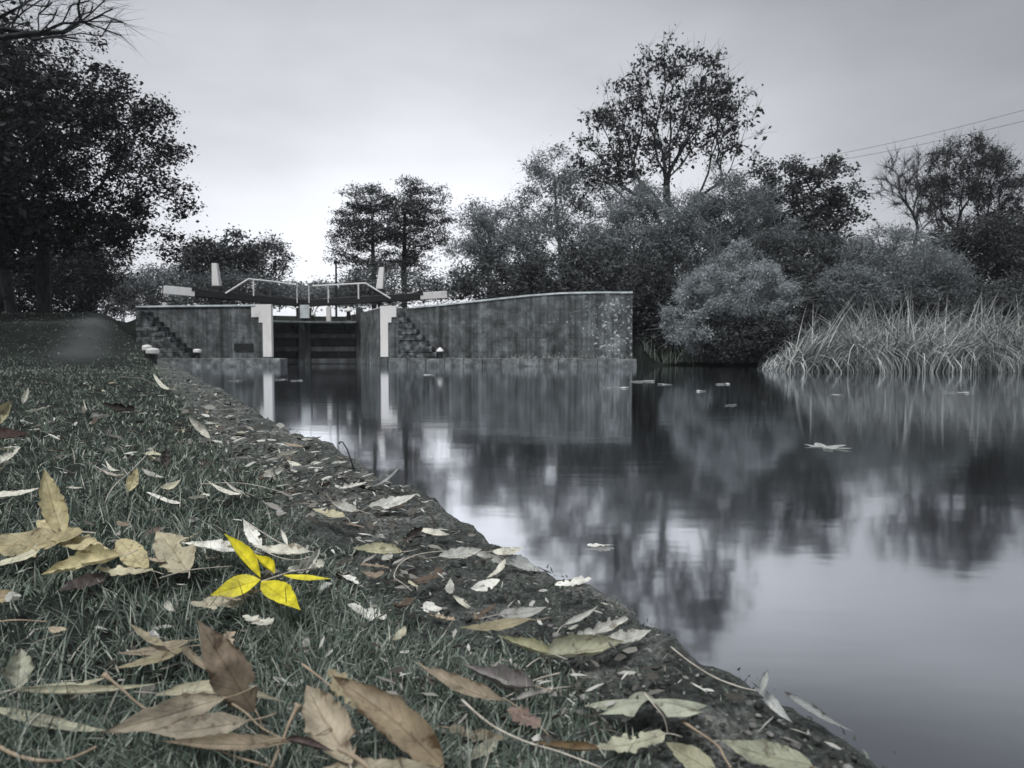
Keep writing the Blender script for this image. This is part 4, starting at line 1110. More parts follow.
def wing_right():
    t = thing('lock_wall', (RC.x, RC.y, 0), 'long stained concrete wing wall right of the gates, with a rising curved top', 'lock wall')
    o3 = (RC.x, RC.y, 0)
    d = (RD - RC).normalized(); n = Vector((-d.y, d.x, 0)); L = (RD - RC).length
    prof_px = [(381, 307.5), (397, 308), (415, 308), (440, 305.8), (470, 302.6), (500, 299.3), (530, 296.2), (560, 294.0), (595, 293.2), (632, 293.2)]
    pts = []
    for px, py in prof_px:
        # where the view through this pixel meets the wall's plan line
        k = (px - 512) / F
        s = (RC.x - k * RC.y) / (k * d.y - d.x); p = RC + d * s
        pts.append((p, zpx(py, p.y)))
    mb = MB()
    top = MB()
    n_ = len(pts)
    V = []; 
    for p, z in pts:
        V += [(p.x, p.y, -.9), (p.x, p.y, z), (p.x + n.x * .55, p.y + n.y * .55, z), (p.x + n.x * .55, p.y + n.y * .55, -.9)]
    fs = [(0, 1, 2, 3)]
    for i in range(n_ - 1):
        a = i * 4; b = a + 4
        fs += [(a, b, b + 1, a + 1), (a + 1, b + 1, b + 2, a + 2), (a + 2, b + 2, b + 3, a + 3), (a + 3, b + 3, b, a)]
    e = (n_ - 1) * 4; fs.append((e + 3, e + 2, e + 1, e))
    mb.add(V, fs)
    # return at the far right end, running back into the bank
    r = RD + n * .553
    zr = pts[-1][1]
    mb.prism([(r.x - .55, r.y - .0), (r.x, r.y), (r.x + n.x * 2.6, r.y + n.y * 2.6), (r.x - .55 + n.x * 2.6, r.y + n.y * 2.6)], -.9, zr)
    # chamber side
    i = RC + AX * 7.0; c0 = RC + n * .553
    k0 = RC + AX * .6
    mb.prism([(RC.x - .003, RC.y + .004), (c0.x + .7, c0.y - .06), (i.x + .9, i.y), (i.x, i.y)], -.9, 2.195)
    mb.build('wall', M['wall'], t, o3)
    for j in range(2, n_ - 1):
        a, za = pts[j]; b, zb = pts[j + 1]
        A = a + n * .27; B = b + n * .27
        top.beam((A.x, A.y, za + .028), (B.x, B.y, zb + .028), .62, .06)
    top.build('coping', M['coping_line'], t, o3)
    q = MB()
    def blk(px0, px1, py0, py1, thick=.035):
        P = []
        for px in (px0, px1):
            k = (px - 512) / F; s = (RC.x - k * RC.y) / (k * d.y - d.x); P.append(RC + d * s)
        z0 = zpx(py1, RC.y); z1 = zpx(py0, RC.y)
        A = P[0] - n * thick - d * .004; B = P[1] - n * thick; C = P[1] + n * .1; D = P[0] + n * .1 - d * .004
        q.hexa([(A.x, A.y, z0), (B.x, B.y, z0), (C.x, C.y, z0), (D.x, D.y, z0), (A.x, A.y, z1), (B.x, B.y, z1), (C.x, C.y, z1), (D.x, D.y, z1)])
    blk(381, 397, 306.0, 317.2); blk(381, 392, 317.2, 322.6); blk(381, 388.6, 322.6, 356.8)
    A = RC - n * .035 - AV * .3
    q.beam((RC.x + .35, RC.y + .5, 2.235), (RC.x - AX.x * -1.9 + .35, RC.y + AX.y * 1.9 + .5, 2.235), .7, .07)
    q.build('quoin', M['white'], t, o3)
    # steps: rise to the left in front of the wall
    def onwall(px):
        k = (px - 512) / F; s = (RC.x - k * RC.y) / (k * d.y - d.x); return RC + d * s
    st = MB(); ns = 8; a0 = onwall(439); a1 = onwall(401)
    for k in range(ns):
        pa = a0 + (a1 - a0) * (k / ns); pb = a1
        z0 = .301 + 1.75 * k / ns; z1 = .301 + 1.75 * (k + 1) / ns - .002
        w_ = .42 + .03 * math.sin(k * 2.1)
        A = pb - n * w_; B = pa - n * w_; C = pa - n * .003; D = pb - n * .003
        st.hexa([(A.x, A.y, z0), (B.x, B.y, z0), (C.x, C.y, z0), (D.x, D.y, z0), (A.x, A.y, z1), (B.x, B.y, z1), (C.x, C.y, z1), (D.x, D.y, z1)])
    st.build('steps', M['moss_stone'], t, o3, bevel=.02)
    lg = MB()
    pa = Vector((at_depth(389, 360, 25.4).x, 25.35, 0)); pb = Vector((at_depth(637, 360, 24.5).x, 24.5, 0))
    m = 13
    rs = random.Random(3)
    for k in range(m):
        A = pa.lerp(pb, k / m); B = pa.lerp(pb, (k + .993) / m); j = rs.uniform(-.03, .03)
        z = .30 + rs.uniform(-.02, .015)
        lg.prism([(A.x, A.y + j), (B.x, B.y + j), (B.x, B.y + .72), (A.x, A.y + .72)], -.6, z)
    lg.build('ledge', M['ledge'], t, o3, bevel=.025)


wing_left(); wing_right()


def gate(heel, mitre, px_end, py_end, py_mid, px_white, label, rail_px, side):
    t = thing('lock_gate', (heel.x, heel.y, 0), label, 'lock gate')
    o3 = (heel.x, heel.y, 0)
    d = (mitre - heel).normalized(); n = Vector((-d.y, d.x, 0))
    if n.y > 0: n = -n                                     # towards the camera
    L = (mitre - heel).length
    zt = 1.72
    mb = MB(); c = heel.lerp(mitre, .5)
    mb.box((c.x - n.x * .06, c.y - n.y * .06, .42), L - .3, .07, 2.55, (d.x, d.y)); mb.build('plank_panel', M['gate_wood'], t, o3)
    for z, h in ((1.20, .20), (.64, .20), (.12, .22)):
        r = MB(); p = c + n * .07; r.box((p.x, p.y, z), L - .30, .16, h, (d.x, d.y)); r.build('rail', M['rail_wood'], t, o3, bevel=.015)
    r = MB(); p = c + n * .02; r.box((p.x, p.y, 1.63), L - .24, .26, .2, (d.x, d.y)); r.build('top_rail', M['gate_wood'], t, o3, bevel=.015)
    r = MB(); p = heel + n * .04; r.box((p.x, p.y, .75), .26, .3, 3.3, (d.x, d.y)); r.build('heel_post', M['rail_wood'], t, o3, bevel=.02)
    p = mitre - d * .17 + n * .05
    r = MB(); r.box((p.x, p.y, .75), .24, .3, 3.3, (d.x, d.y)); r.build('mitre_post', M['rail_wood'], t, o3, bevel=.02)
    r = MB(); p2 = c + n * .40; r.box((p2.x, p2.y, 1.775), L - .1, .48, .07, (d.x, d.y)); w = r.build('walkway', M['grey_wood'], t, o3, bevel=.01)
    for f in (.25, .75):
        r = MB(); a = heel.lerp(mitre, f)
        r.beam((a.x + n.x * .14, a.y + n.y * .14, 1.5), (a.x + n.x * .6, a.y + n.y * .6, 1.72), .06, .06)
        r.build('bracket', M['iron'], t, o3)
    # balance beam through the head of both posts
    def beam_pt(px):
        k = (px - 512) / F; dd = (heel - mitre).normalized(); s = (mitre.x - k * mitre.y) / (k * dd.y - dd.x); return mitre + dd * s, s
    pe, se = beam_pt(px_end); pw, sw = beam_pt(px_white)
    ze = zpx(py_end, pe.y); zm = zpx(py_mid, mitre.y)
    def at(s): 
        dd = (heel - mitre).normalized(); q = mitre + dd * s; return Vector((q.x, q.y, zm + (ze - zm) * s / se))
    bb = MB(); bb.beam(at(.03), at(sw), .34, .30); o = bb.build('balance_beam', M['black_wood'], t, o3, bevel=.02)
    we = MB(); we.beam(at(sw + .004), at(se), .36, .31); we.build('beam_end', M['white'], o, o3, bevel=.015)
    kn = MB(); kp = at(sw - .12); kn.beam(kp + Vector((0, 0, .13)), at(sw + .12) + Vector((0, 0, .13)), .40, .17); kn.build('strap', M['iron'], o, o3)
    # hand rail on the beam
    hr = MB()
    P = []
    for px, py in rail_px:
        q, s = beam_pt(px); q = q + n * .17; P.append(Vector((q.x, q.y, zpx(py, q.y))))
    hr.tube(P, .035, 8)
    hr.build('handrail', M['white'], t, o3, smooth=False)
    return at, beam_pt, n, t


atL, bpL, nL, gtL = gate(GL, GM, 166, 289.8, 303.5, 196, 'dark timber lock gate leaf on the left, its white tipped beam over the left wall', [(226, 293.5), (249, 279), (273, 281.5), (296, 285)], -1)
atR, bpR, nR, gtR = gate(GR, GM + Vector((.02, .02, 0)), 447.5, 294.8, 303.5, 421, 'dark timber lock gate leaf on the right, its white tipped beam over the right wall', [(391.5, 298.5), (367, 283.2), (352, 284), (315, 286)], 1)
for (bp, gt, lst, nn) in ((bpL, gtL, [(254, 279.5, 296, .03), (297, 285, 303, .022)], nL), (bpR, gtR, [(360, 283.5, 299, .035), (330, 285, 303, .022), (311, 286, 303, .022)], nR)):
    for px, y0, y1, r in lst:
        q, s = bp(px); q = q + nn * .17
        mb = MB(); mb.tube([(q.x, q.y, zpx(y1, q.y)), (q.x, q.y, zpx(y0, q.y))], r, 8)
        mb.build('stanchion', M['white'], gt, gt.location)
# pale plate where the beams meet
mb = MB(); q = GM + Vector((.14, -.29, 0))
mb.box((q.x, q.y, zpx(311.5, q.y)), .40, .03, .56); mb.build('mitre_plate', M['coping_line'], gtR, gtR.location)


def paddle(px, d, pyb, pyt, wpx, lean, label):
    p = at_depth(px, pyb, d); base = at_depth(px, 312, d); base.z = 2.2
    t = thing('paddle_stand', base, label, 'paddle gear', 'white topped paddle stands beside the gates')
    mb = MB(); mb.box((base.x, base.y, (2.1 + p.z) / 2), .16, .16, p.z - 2.1); mb.box((base.x, base.y, p.z - .14), .46, .30, .20); mb.box((base.x, base.y, p.z - .30), .30, .36, .14)
    mb.box((base.x + .26, base.y - .1, p.z - .14), .12, .07, .07)
    mb.build('gear_post', M['iron'], t, base, bevel=.015)
    tp = at_depth(px + lean, pyt, d); w = wpx * d / F
    mb = MB(); A = Vector((base.x, base.y, p.z - .05)); B = Vector((tp.x, base.y, tp.z))
    a, b = w * .52, w * .36
    mb.hexa([(A.x - a, A.y - a, A.z), (A.x + a, A.y - a, A.z), (A.x + a, A.y + a, A.z), (A.x - a, A.y + a, A.z), (B.x - b, B.y - b, B.z), (B.x + b, B.y - b, B.z), (B.x + b, B.y + b, B.z), (B.x - b, B.y + b, B.z)])
    mb.build('rack_cover', M['white'], t, base, bevel=.02)


paddle(217.5, 28.3, 285, 263.5, 7, -2.5, 'left paddle stand with a white tapered cover above the left wall')
paddle(380, 29.6, 288, 267.5, 6.5, 2.0, 'right paddle stand with a white tapered cover near the right beam')


def bollard(px, d, zb, w, label, dome=True, h=.42):
    b = at_depth(px, 355, d); b.z = zb
    t = thing('bollard', b, label, 'bollard', 'white capped mooring bollards')
    mb = MB(); mb.lathe([(w * .34, -.05), (w * .30, h * .3), (w * .28, h * .62)], b, 14); mb.build('post', M['iron'], t, b, smooth=False)
    mb = MB()
    if dome: mb.lathe([(w * .46, h * .60), (w * .52, h * .66), (w * .52, h * .86), (w * .44, h * .96), (w * .2, h * 1.0), (0.01, h * 1.01)], b, 18)
    else: mb.lathe([(w * .5, h * .60), (w * .52, h * .70), (w * .30, h * .86), (w * .12, h * .97), (.01, h)], b, 18)
    mb.build('cap', M['white'], t, b, smooth=False)


bollard(152.6, 15.6, gz(-8.3, 15.6) - .04, .27, 'nearer of the two white capped bollards on the near bank', h=.34)
bollard(147.2, 17.0, gz(-9.2, 17.0) - .04, .22, 'farther of the two white capped bollards on the near bank', h=.36)
bollard(197.5, 24.9, .30, .28, 'bollard with a white cap on the left landing ledge', h=.34)
bollard(440, 25.45, .30, .27, 'bollard with a white pointed cap on the right landing ledge', dome=False, h=.40)
bollard(349, 30.6, 1.98, .30, 'white capped bollard seen through the gap under the right beam', dome=False, h=.55)
bollard(313.5, 31.5, 1.95, .24, 'small white capped bollard just right of the mitre plate', h=.36)


def post(px, d, zb, h, w, label, lean=0.0, mat='white'):
    b = at_depth(px, 320, d); b.z = zb
    mb = MB(); mb.hexa([(b.x - w / 2, b.y - w / 2, zb - .2), (b.x + w / 2, b.y - w / 2, zb - .2), (b.x + w / 2, b.y + w / 2, zb - .2), (b.x - w / 2, b.y + w / 2, zb - .2),
                        (b.x - w / 2 + lean, b.y - w / 2, zb + h), (b.x + w / 2 + lean, b.y - w / 2, zb + h), (b.x + w * .42 + lean, b.y + w * .42, zb + h), (b.x - w * .42 + lean, b.y + w * .42, zb + h)])
    o = mb.build('white_post', M[mat], None, b, bevel=.012); o.location = b
    tag(o, label, 'post')


post(124, 38, gz(at_depth(124, 320, 38).x, 38), .55, .16, 'short white post farthest left on the grass by the left wall', -.06)
post(137.5, 36, gz(at_depth(137.5, 320, 36).x, 36), .42, .17, 'short white post on the grass close to the left wall end', .03)
post(166.5, 27.6, 2.2, .30, .17, 'short leaning white post on top of the left wall', -.05)
post(329, 31.0, 2.0, .55, .20, 'white post seen below the right beam near the mitre')
# thin dark mast behind the gates
b = at_depth(336, 300, 36); b.z = 2.2; tpt = at_depth(336, 263, 36)
t = thing('mast', b, 'thin dark pole with a small head rising behind the gates', 'pole')
mb = MB(); mb.tube([(b.x, b.y, 2.0), (tpt.x, tpt.y, tpt.z)], [.06, .05], 8); mb.build('pole', M['iron'], t, b)
mb = MB(); mb.box((tpt.x, tpt.y, tpt.z + .03), .22, .16, .14); mb.build('head', M['iron'], t, b)
# white cross piece seen on the beam
mb = MB(); q, s = bpR(328); q = q + Vector((0, .3, 0)); c = Vector((q.x, q.y, zpx(299.5, q.y)))
mb.box((c.x, c.y, c.z), .45, .12, .10); mb.box((c.x, c.y, c.z - .16), .09, .09, .3); mb.tube([(c.x, c.y, c.z), (c.x, c.y, c.z + .42)], .02, 6)
o = mb.build('windlass_stand', M['white'], gtR, gtR.location)


# ------------------------------------------------------------------ trees
def blob(px, py, rx, ry, d, dd=0.0, k=.85):
    c = at_depth(px, py, d + dd); s = (d + dd) / F
    return (c.x, c.y, c.z, rx * s, rx * s * k, ry * s)


def grow(base, top_z, blobs, ntip, r_trunk, seed, step=.45, bias=.35, jit=.12, lean=(0, 0), trunk_frac=.55, shell=.5, up=.25):
    """greedy minimum-length branching; returns node array, parents, radii, tips"""
    rs = np.random.default_rng(seed)
    B = np.array(blobs); vol = B[:, 3] * B[:, 4] * B[:, 5]; pr = vol ** .8; pr /= pr.sum()
    idx = rs.choice(len(B), ntip, p=pr)
    u = rs.normal(0, 1, (ntip, 3)); u /= np.linalg.norm(u, axis=1)[:, None]
    rad = rs.random(ntip) ** (1 / 3.0 * (1 - shell) + .12 * shell)
    q = u * 1.9 + idx[:, None] * 5.7 + seed * 1.3
    nz = (vnoise(q[:, 0] + q[:, 2] * .7, q[:, 1] - q[:, 2] * .6, seed % 50) + vnoise(q[:, 0] * 2.3 - q[:, 2] * 1.7, q[:, 1] * 2.3 + q[:, 2] * 1.9, seed % 37)) / 2
    rad = rad * (.62 + .74 * nz)
    T = B[idx, :3] + u * rad[:, None] * B[idx, 3:6]
    T = T[T[:, 2] > base[2] + .25]
    nodes = [np.array(base, float)]; par = [-1]; plen = [0.0]
    ht = (top_z - base[2]) * trunk_frac; nst = max(2, int(ht / step)); wob = rs.normal(0, .04, 2)
    for i in range(1, nst + 1):
        f = i / nst
        nodes.append(np.array([base[0] + lean[0] * f + math.sin(f * 4) * wob[0] * ht * .5, base[1] + lean[1] * f + math.sin(f * 3) * wob[1] * ht * .5, base[2] + ht * f]))
        par.append(len(nodes) - 2); plen.append(ht * f)
    ok_from = max(1, int(nst * .35))
    T = T[np.argsort(np.linalg.norm(T - nodes[-1], axis=1))]
    cap = 200000
    A = np.zeros((cap, 3)); A[:len(nodes)] = nodes; PL = np.zeros(cap); PL[:len(nodes)] = plen; n = len(nodes)
    PL[:ok_from] = 1e6
    tips = []
    for t in T:
        dv = t - A[:n]; ds = np.sqrt((dv ** 2).sum(1))
        pen = np.maximum(0, -dv[:, 2]) * .5
        j = int(np.argmin(ds + bias * PL[:n] + pen))
        p = A[j].copy(); dist = ds[j]; k = max(1, int(dist / step)); prev = j
        g = j if par[j] < 0 else par[j]
        dir0 = A[j] - A[g]; dir0 = dir0 / (np.linalg.norm(dir0) + 1e-9)
        c = p + dir0 * dist * .35 + np.array([0, 0, up * dist * .3])
        for i in range(1, k + 1):
            f = i / k
            q = (1 - f) ** 2 * p + 2 * f * (1 - f) * c + f * f * t
            if i < k: q = q + rs.normal(0, jit * min(step, dist / k), 3)
            A[n] = q; par.append(prev); PL[n] = PL[prev] + dist / k if PL[prev] < 1e5 else dist / k + ht * .4; prev = n; n += 1
        tips.append(prev)
    A = A[:n]; par = np.array(par)
    cnt = np.zeros(n); cnt[tips] += 1
    for i in range(n - 1, 0, -1): cnt[par[i]] += cnt[i]
    rad = r_trunk * np.maximum(cnt / cnt[0], 0) ** .56
    return A, par, np.maximum(rad, .012), tips


def branch_mesh(A, par, rad, origin, rmin=.0, flare=1.5):
    """tubes along every chain"""
    n = len(A); ch = [[] for _ in range(n)]
    for i in range(1, n): ch[par[i]].append(i)
    mb = MB(); done = set()
    stack = [(0, -1)]
    while stack:
        i, p = stack.pop()
        chain = [i]; 
        while ch[chain[-1]]:
            kids = sorted(ch[chain[-1]], key=lambda k: -rad[k])
            for k in kids[1:]: stack.append((k, chain[-1]))
            chain.append(kids[0])
        pts = ([A[p]] if p >= 0 else []) + [A[k] for k in chain]
        rr = ([rad[chain[0]]] if p >= 0 else []) + [rad[k] for k in chain]
        if len(pts) < 2: continue
        if p < 0: rr[0] *= flare
        if max(rr) < rmin: continue
        sides = 8 if max(rr) > .12 else (5 if max(rr) > .035 else 3)
        mb.tube(pts, rr, sides, caps=max(rr) > .1)
    v = np.concatenate(mb.v) - np.asarray(origin, dtype=np.float32)
    return np_mesh('trunk', v, [np.array(f) for f in mb.f.values()], True)


def leaf_cloud(centers, dirs, n_per, sig, size, aspect, seed, droop=0.0, flatz=.7, upn=.5, along=.0):
    rs = np.random.default_rng(seed)
    c = np.repeat(centers, n_per, 0); n = len(c)
    off = rs.normal(0, 1, (n, 3)) * sig * np.array([1, 1, flatz])
    c = c + off
    if along: c = c - np.repeat(dirs, n_per, 0) * (rs.random((n, 1)) * along)
    L = size * np.exp(rs.normal(0, .28, n)); W = L * aspect
    D = rs.normal(0, 1, (n, 3)); D[:, 2] = D[:, 2] * .6 - droop; D /= np.linalg.norm(D, axis=1)[:, None]
    Nn = rs.normal(0, 1, (n, 3)); Nn[:, 2] += upn * 2
    S = np.cross(D, Nn); S /= np.linalg.norm(S, axis=1)[:, None] + 1e-9; Nn = np.cross(S, D)
    P = np.stack([c - D * (L / 2)[:, None], c + S * (W / 2)[:, None] + Nn * (L * .08)[:, None], c + D * (L / 2)[:, None], c - S * (W / 2)[:, None] + Nn * (L * .08)[:, None]], 1)
    return P.reshape(-1, 3)


def quads(P):
    k = len(P) // 4
    return (np.arange(k) * 4)[:, None] + np.array([[0, 1, 2, 3]])


def twig_ribbons(centers, dirs, n_per, length, width, seed, spread=.7, upb=.15):
    """fine end twigs: thin three sided spikes"""
    rs = np.random.default_rng(seed)
    c = np.repeat(centers, n_per, 0); D = np.repeat(dirs, n_per, 0) + rs.normal(0, spread, (len(c), 3)); D[:, 2] += upb
    D /= np.linalg.norm(D, axis=1)[:, None]; n = len(c)
    L = length * (.4 + .8 * rs.random(n)); s0 = -rs.random(n) * length * .4
    p0 = c + D * s0[:, None]; bend = rs.normal(0, .18, (n, 3)); 
    p1 = p0 + D * (L * .5)[:, None] + bend * (L * .25)[:, None]; p2 = p0 + (D + bend * .9) * L[:, None]
    a = np.cross(D, rs.normal(0, 1, (n, 3))); a /= np.linalg.norm(a, axis=1)[:, None] + 1e-9; b = np.cross(D, a)
    out = []
    for p, w in ((p0, width), (p1, width * .7)):
        for k in range(3):
            th = 2 * PI * k / 3; out.append(p + (a * math.cos(th) + b * math.sin(th)) * w / 2)
    out.append(p2)
    V = np.stack(out, 1).reshape(-1, 3); base = (np.arange(n) * 7)[:, None]
    q = np.concatenate([base + np.array([[k, (k + 1) % 3, 3 + (k + 1) % 3, 3 + k]]) for k in range(3)])
    t = np.concatenate([base + np.array([[3 + k, 3 + (k + 1) % 3, 6]]) for k in range(3)])
    return V, q, t


FM = {}
def fmat(lo, hi, trans=.25):
    k = (lo, hi, trans)
    if k not in FM: FM[k] = foliage_mat('foliage', lo, hi, trans=trans)
    return FM[k]


TREE_SEED = [100]
def tree(name, label, cat, px, d, blobs, ntip, r, leaves, mat, group=None, zb=None, twigs=None, bark='bark', trunk_frac=.55, lean=(0, 0), bias=.6, shell=.5, step=.45, up=.25, jit=.12, base=None, top=None):
    TREE_SEED[0] += 1; sd = TREE_SEED[0]
    if base is None:
        b = at_depth(px, 330, d); z = gz(b.x, b.y) if zb is None else zb
        base = (b.x, b.y, z - .05)
    B = [blob(*q[:4], d, *(q[4:])) for q in blobs]
    tz = max(q[2] + q[5] for q in B) if top is None else top
    A, par, rad, tips = grow(base, tz, B, ntip, r, sd, bias=bias, trunk_frac=trunk_frac, lean=lean, shell=shell, step=step, up=up, jit=jit)
    t = thing(name, base, label, cat, group)
    link('trunk', branch_mesh(A, par, rad, base), M[bark], t)
    tips = np.array(tips); C = A[tips]; Dr = A[tips] - A[par[tips]]; Dr /= np.linalg.norm(Dr, axis=1)[:, None] + 1e-9
    parts_v = []; parts_f = []; off = 0
    o3 = np.array(base)
    if leaves:
        npl, sig, size, asp, droop = leaves[:5]; kw = leaves[5] if len(leaves) > 5 else {}
        Pq = leaf_cloud(C, Dr, npl, sig, size, asp, sd, droop, **kw) - o3
        parts_v.append(Pq); parts_f.append(quads(Pq)); off += len(Pq)
        me = np_mesh('crown', Pq, [quads(Pq)])
        link('crown', me, mat, t)
    if twigs:
        npt, ln, wdt = twigs[:3]; kw = twigs[3] if len(twigs) > 3 else {}
        V, q, tr = twig_ribbons(C, Dr, npt, ln, wdt, sd + 1, **kw)
        me = np_mesh('twigs', V - o3, [q, tr])
        link('twigs' if leaves else 'crown', me, M[bark], t)
    return t


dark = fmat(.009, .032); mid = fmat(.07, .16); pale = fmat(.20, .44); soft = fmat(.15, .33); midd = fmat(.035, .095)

# --- left side of the lane
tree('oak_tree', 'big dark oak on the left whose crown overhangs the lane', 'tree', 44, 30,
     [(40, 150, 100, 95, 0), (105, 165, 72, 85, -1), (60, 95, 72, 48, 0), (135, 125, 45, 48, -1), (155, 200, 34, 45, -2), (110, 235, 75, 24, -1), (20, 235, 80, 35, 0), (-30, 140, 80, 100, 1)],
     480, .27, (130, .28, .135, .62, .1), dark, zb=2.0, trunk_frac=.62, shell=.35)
tree('oak_tree', 'dark tree at the left frame edge behind the big oak', 'tree', 14, 34,
     [(-20, 190, 90, 110, 2), (20, 120, 60, 80, 3), (-60, 100, 90, 110, 0)], 330, .26, (50, .5, .22, .62, .1), dark, zb=2.0, trunk_frac=.6)
tree('oak_tree', 'dark tree mostly beyond the left frame edge nearest the camera', 'tree', -90, 24,
     [(-90, 120, 110, 150), (-40, 200, 70, 80)], 330, .25, (50, .45, .2, .62, .1), dark, trunk_frac=.6)
def shade_oak_at(x, y, label, sc):  # out-of-view oaks added to shade the ramp and turf at left
    z = gz(x, y); TREE_SEED[0] += 1
    Bl = [(x, y, z + 7.0 * sc, 4.6 * sc, 4.6 * sc, 3.4 * sc), (x + 1.8 * sc, y - 1.5 * sc, z + 6.2 * sc, 3.2 * sc, 3.2 * sc, 2.4 * sc), (x - 1.5 * sc, y + 2 * sc, z + 6.4 * sc, 3.2 * sc, 3.2 * sc, 2.6 * sc)]
    A, par, rad, tips = grow((x, y, z - .05), z + 10 * sc, Bl, 300, .28, TREE_SEED[0], bias=.6, shell=.4)
    t = thing('oak_tree', (x, y, z - .05), label, 'tree'); o3 = np.array((x, y, z - .05))
    link('trunk', branch_mesh(A, par, rad, o3), M['bark'], t)
    C = A[np.array(tips)]; Pq = leaf_cloud(C, C * 0 + 1, 60, .4, .16, .62, TREE_SEED[0], .1) - o3
    link('crown', np_mesh('crown', Pq, [quads(Pq)]), dark, t)
shade_oak_at(-17.5, 14.5, 'unseen dark oak added left of the frame to shade the ramp', 1.0)
shade_oak_at(-9.6, .6, 'unseen dark oak added left of the camera to shade the turf', .95)
tree('shrub', 'dark undergrowth behind the oak trunk at left', 'shrub', 60, 52, [(60, 285, 45, 36, 0), (10, 280, 50, 45, 0), (95, 262, 30, 42, 2)], 300, .1, (80, .55, .24, .5, .1), fmat(.009, .03), trunk_frac=.3, shell=.6)
tree('shrub', 'hazy shrub bordering the left side of the lane', 'shrub', 92, 66, [(88, 280, 20, 36, 0), (75, 270, 30, 45, 3)], 190, .1, (70, .6, .26, .5, .1), fmat(.05, .11), trunk_frac=.3, shell=.6)
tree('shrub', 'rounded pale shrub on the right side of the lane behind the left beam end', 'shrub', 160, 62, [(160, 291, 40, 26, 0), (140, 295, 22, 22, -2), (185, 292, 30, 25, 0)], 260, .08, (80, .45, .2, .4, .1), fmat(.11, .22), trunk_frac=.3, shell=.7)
tree('shrub', 'small dark shrub in the gap at the end of the lane', 'shrub', 124, 76, [(124, 288, 10, 18, 0), (117, 298, 14, 18, 0)], 70, .08, (60, .5, .26, .5, .1), fmat(.04, .09), trunk_frac=.3)
tree('alder_tree', 'dark leafy tree behind the left paddle stand', 'tree', 212, 52, [(212, 268, 32, 28, 0), (200, 252, 20, 16, 0), (235, 256, 20, 20, 0)], 190, .16, (44, .4, .24, .6, .1), midd, trunk_frac=.5)
tree('alder_tree', 'slender grey tree right of the left paddle stand', 'tree', 264, 56, [(266, 262, 20, 24, 0), (250, 265, 12, 18, 0), (280, 255, 12, 12, 0)], 130, .13, (34, .4, .2, .5, .1), fmat(.04, .09), trunk_frac=.6, twigs=(5, 1.2, .03))
tree('shrub', 'soft grey bushes below the slender tree beyond the left gate beam', 'shrub', 250, 50, [(245, 290, 34, 18, 0), (215, 292, 34, 16, 0), (275, 292, 16, 14, 1)], 180, .08, (70, .4, .2, .4, .1), fmat(.09, .18), trunk_frac=.3, shell=.6)
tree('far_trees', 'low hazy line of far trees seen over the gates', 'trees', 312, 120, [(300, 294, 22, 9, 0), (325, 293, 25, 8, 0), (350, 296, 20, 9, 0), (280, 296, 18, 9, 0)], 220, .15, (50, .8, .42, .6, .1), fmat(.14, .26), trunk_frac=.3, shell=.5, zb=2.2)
# --- the pair of tall trees behind the right beam
pk = dict(flatz=.42, upn=.8)
tree('pine_tree', 'left and shorter of the two layered tall trees behind the gates', 'tree', 374, 55, [(365, 200, 26, 13, 0), (352, 216, 22, 11, 0), (372, 224, 30, 11, 0), (354, 238, 24, 11, 0), (378, 246, 26, 11, 0), (352, 258, 22, 11, 0), (374, 268, 26, 12, 0), (360, 192, 12, 6, 0), (388, 232, 16, 12, 0)], 190, .2, (110, .36, .17, .45, .05, pk), midd, trunk_frac=.72, shell=.3, up=-.1)
tree('pine_tree', 'right and taller of the two layered tall trees behind the gates', 'tree', 405, 56, [(410, 186, 14, 12, 0), (420, 198, 26, 11, 0), (402, 208, 26, 11, 0), (426, 217, 28, 11, 0), (400, 228, 26, 11, 0), (430, 236, 22, 11, 0), (408, 247, 28, 11, 0), (418, 262, 18, 12, 0), (396, 264, 18, 12, 0)], 190, .22, (110, .36, .17, .45, .05, pk), midd, trunk_frac=.74, shell=.3, up=-.1)
tree('shrub', 'grey bushes at the foot of the two layered tall trees', 'shrub', 395, 52, [(385, 288, 40, 18, 0), (430, 288, 28, 14, 1), (355, 290, 22, 14, 1)], 190, .08, (60, .4, .2, .4, .1), fmat(.07, .16), trunk_frac=.3, shell=.6)
# --- the mass behind the right wall
tree('willow_tree', 'pale feathery tree at the left end of the right bank trees', 'tree', 490, 40, [(485, 235, 28, 30, 0), (470, 265, 22, 32, 0), (505, 255, 30, 40, 0), (478, 215, 16, 14, 0)], 130, .16, (115, .30, .19, .28, .35), soft, twigs=(3, 1.0, .02), trunk_frac=.45, bark='bark_pale')
tree('willow_tree', 'feathery tree between the pale one and the tall tree on the right bank', 'tree', 560, 41, [(555, 195, 36, 42, 0), (535, 225, 34, 40, 0), (585, 215, 36, 45, 0), (560, 260, 60, 40, -1), (548, 168, 20, 18, 0)], 200, .2, (120, .32, .19, .28, .3), fmat(.11, .24), twigs=(4, 1.5, .022), trunk_frac=.5, bark='bark_light')
tree('shrub', 'dark dense bush just behind the curved top of the right wall', 'shrub', 570, 33, [(560, 280, 60, 30, 0), (500, 285, 50, 20, 1), (610, 275, 45, 35, 1)], 150, .1, (130, .30, .18, .5, .1), fmat(.04, .12), trunk_frac=.3, shell=.6, zb=2.2)
tree('ash_tree', 'tallest tree on the right bank, thinly leaved with bare limbs showing', 'tree', 668, 39, [(668, 108, 62, 50, 0), (618, 148, 44, 40, 0), (722, 122, 36, 42, 0), (690, 88, 42, 32, 0), (596, 170, 30, 26, 0), (640, 168, 36, 22, 0), (735, 165, 22, 26, 0)], 340, .30, (22, .26, .21, .55, .7), fmat(.018, .06, .2), twigs=(6, 1.1, .024), trunk_frac=.40, bias=.8, shell=1.0, step=.6, jit=.07, up=.3)
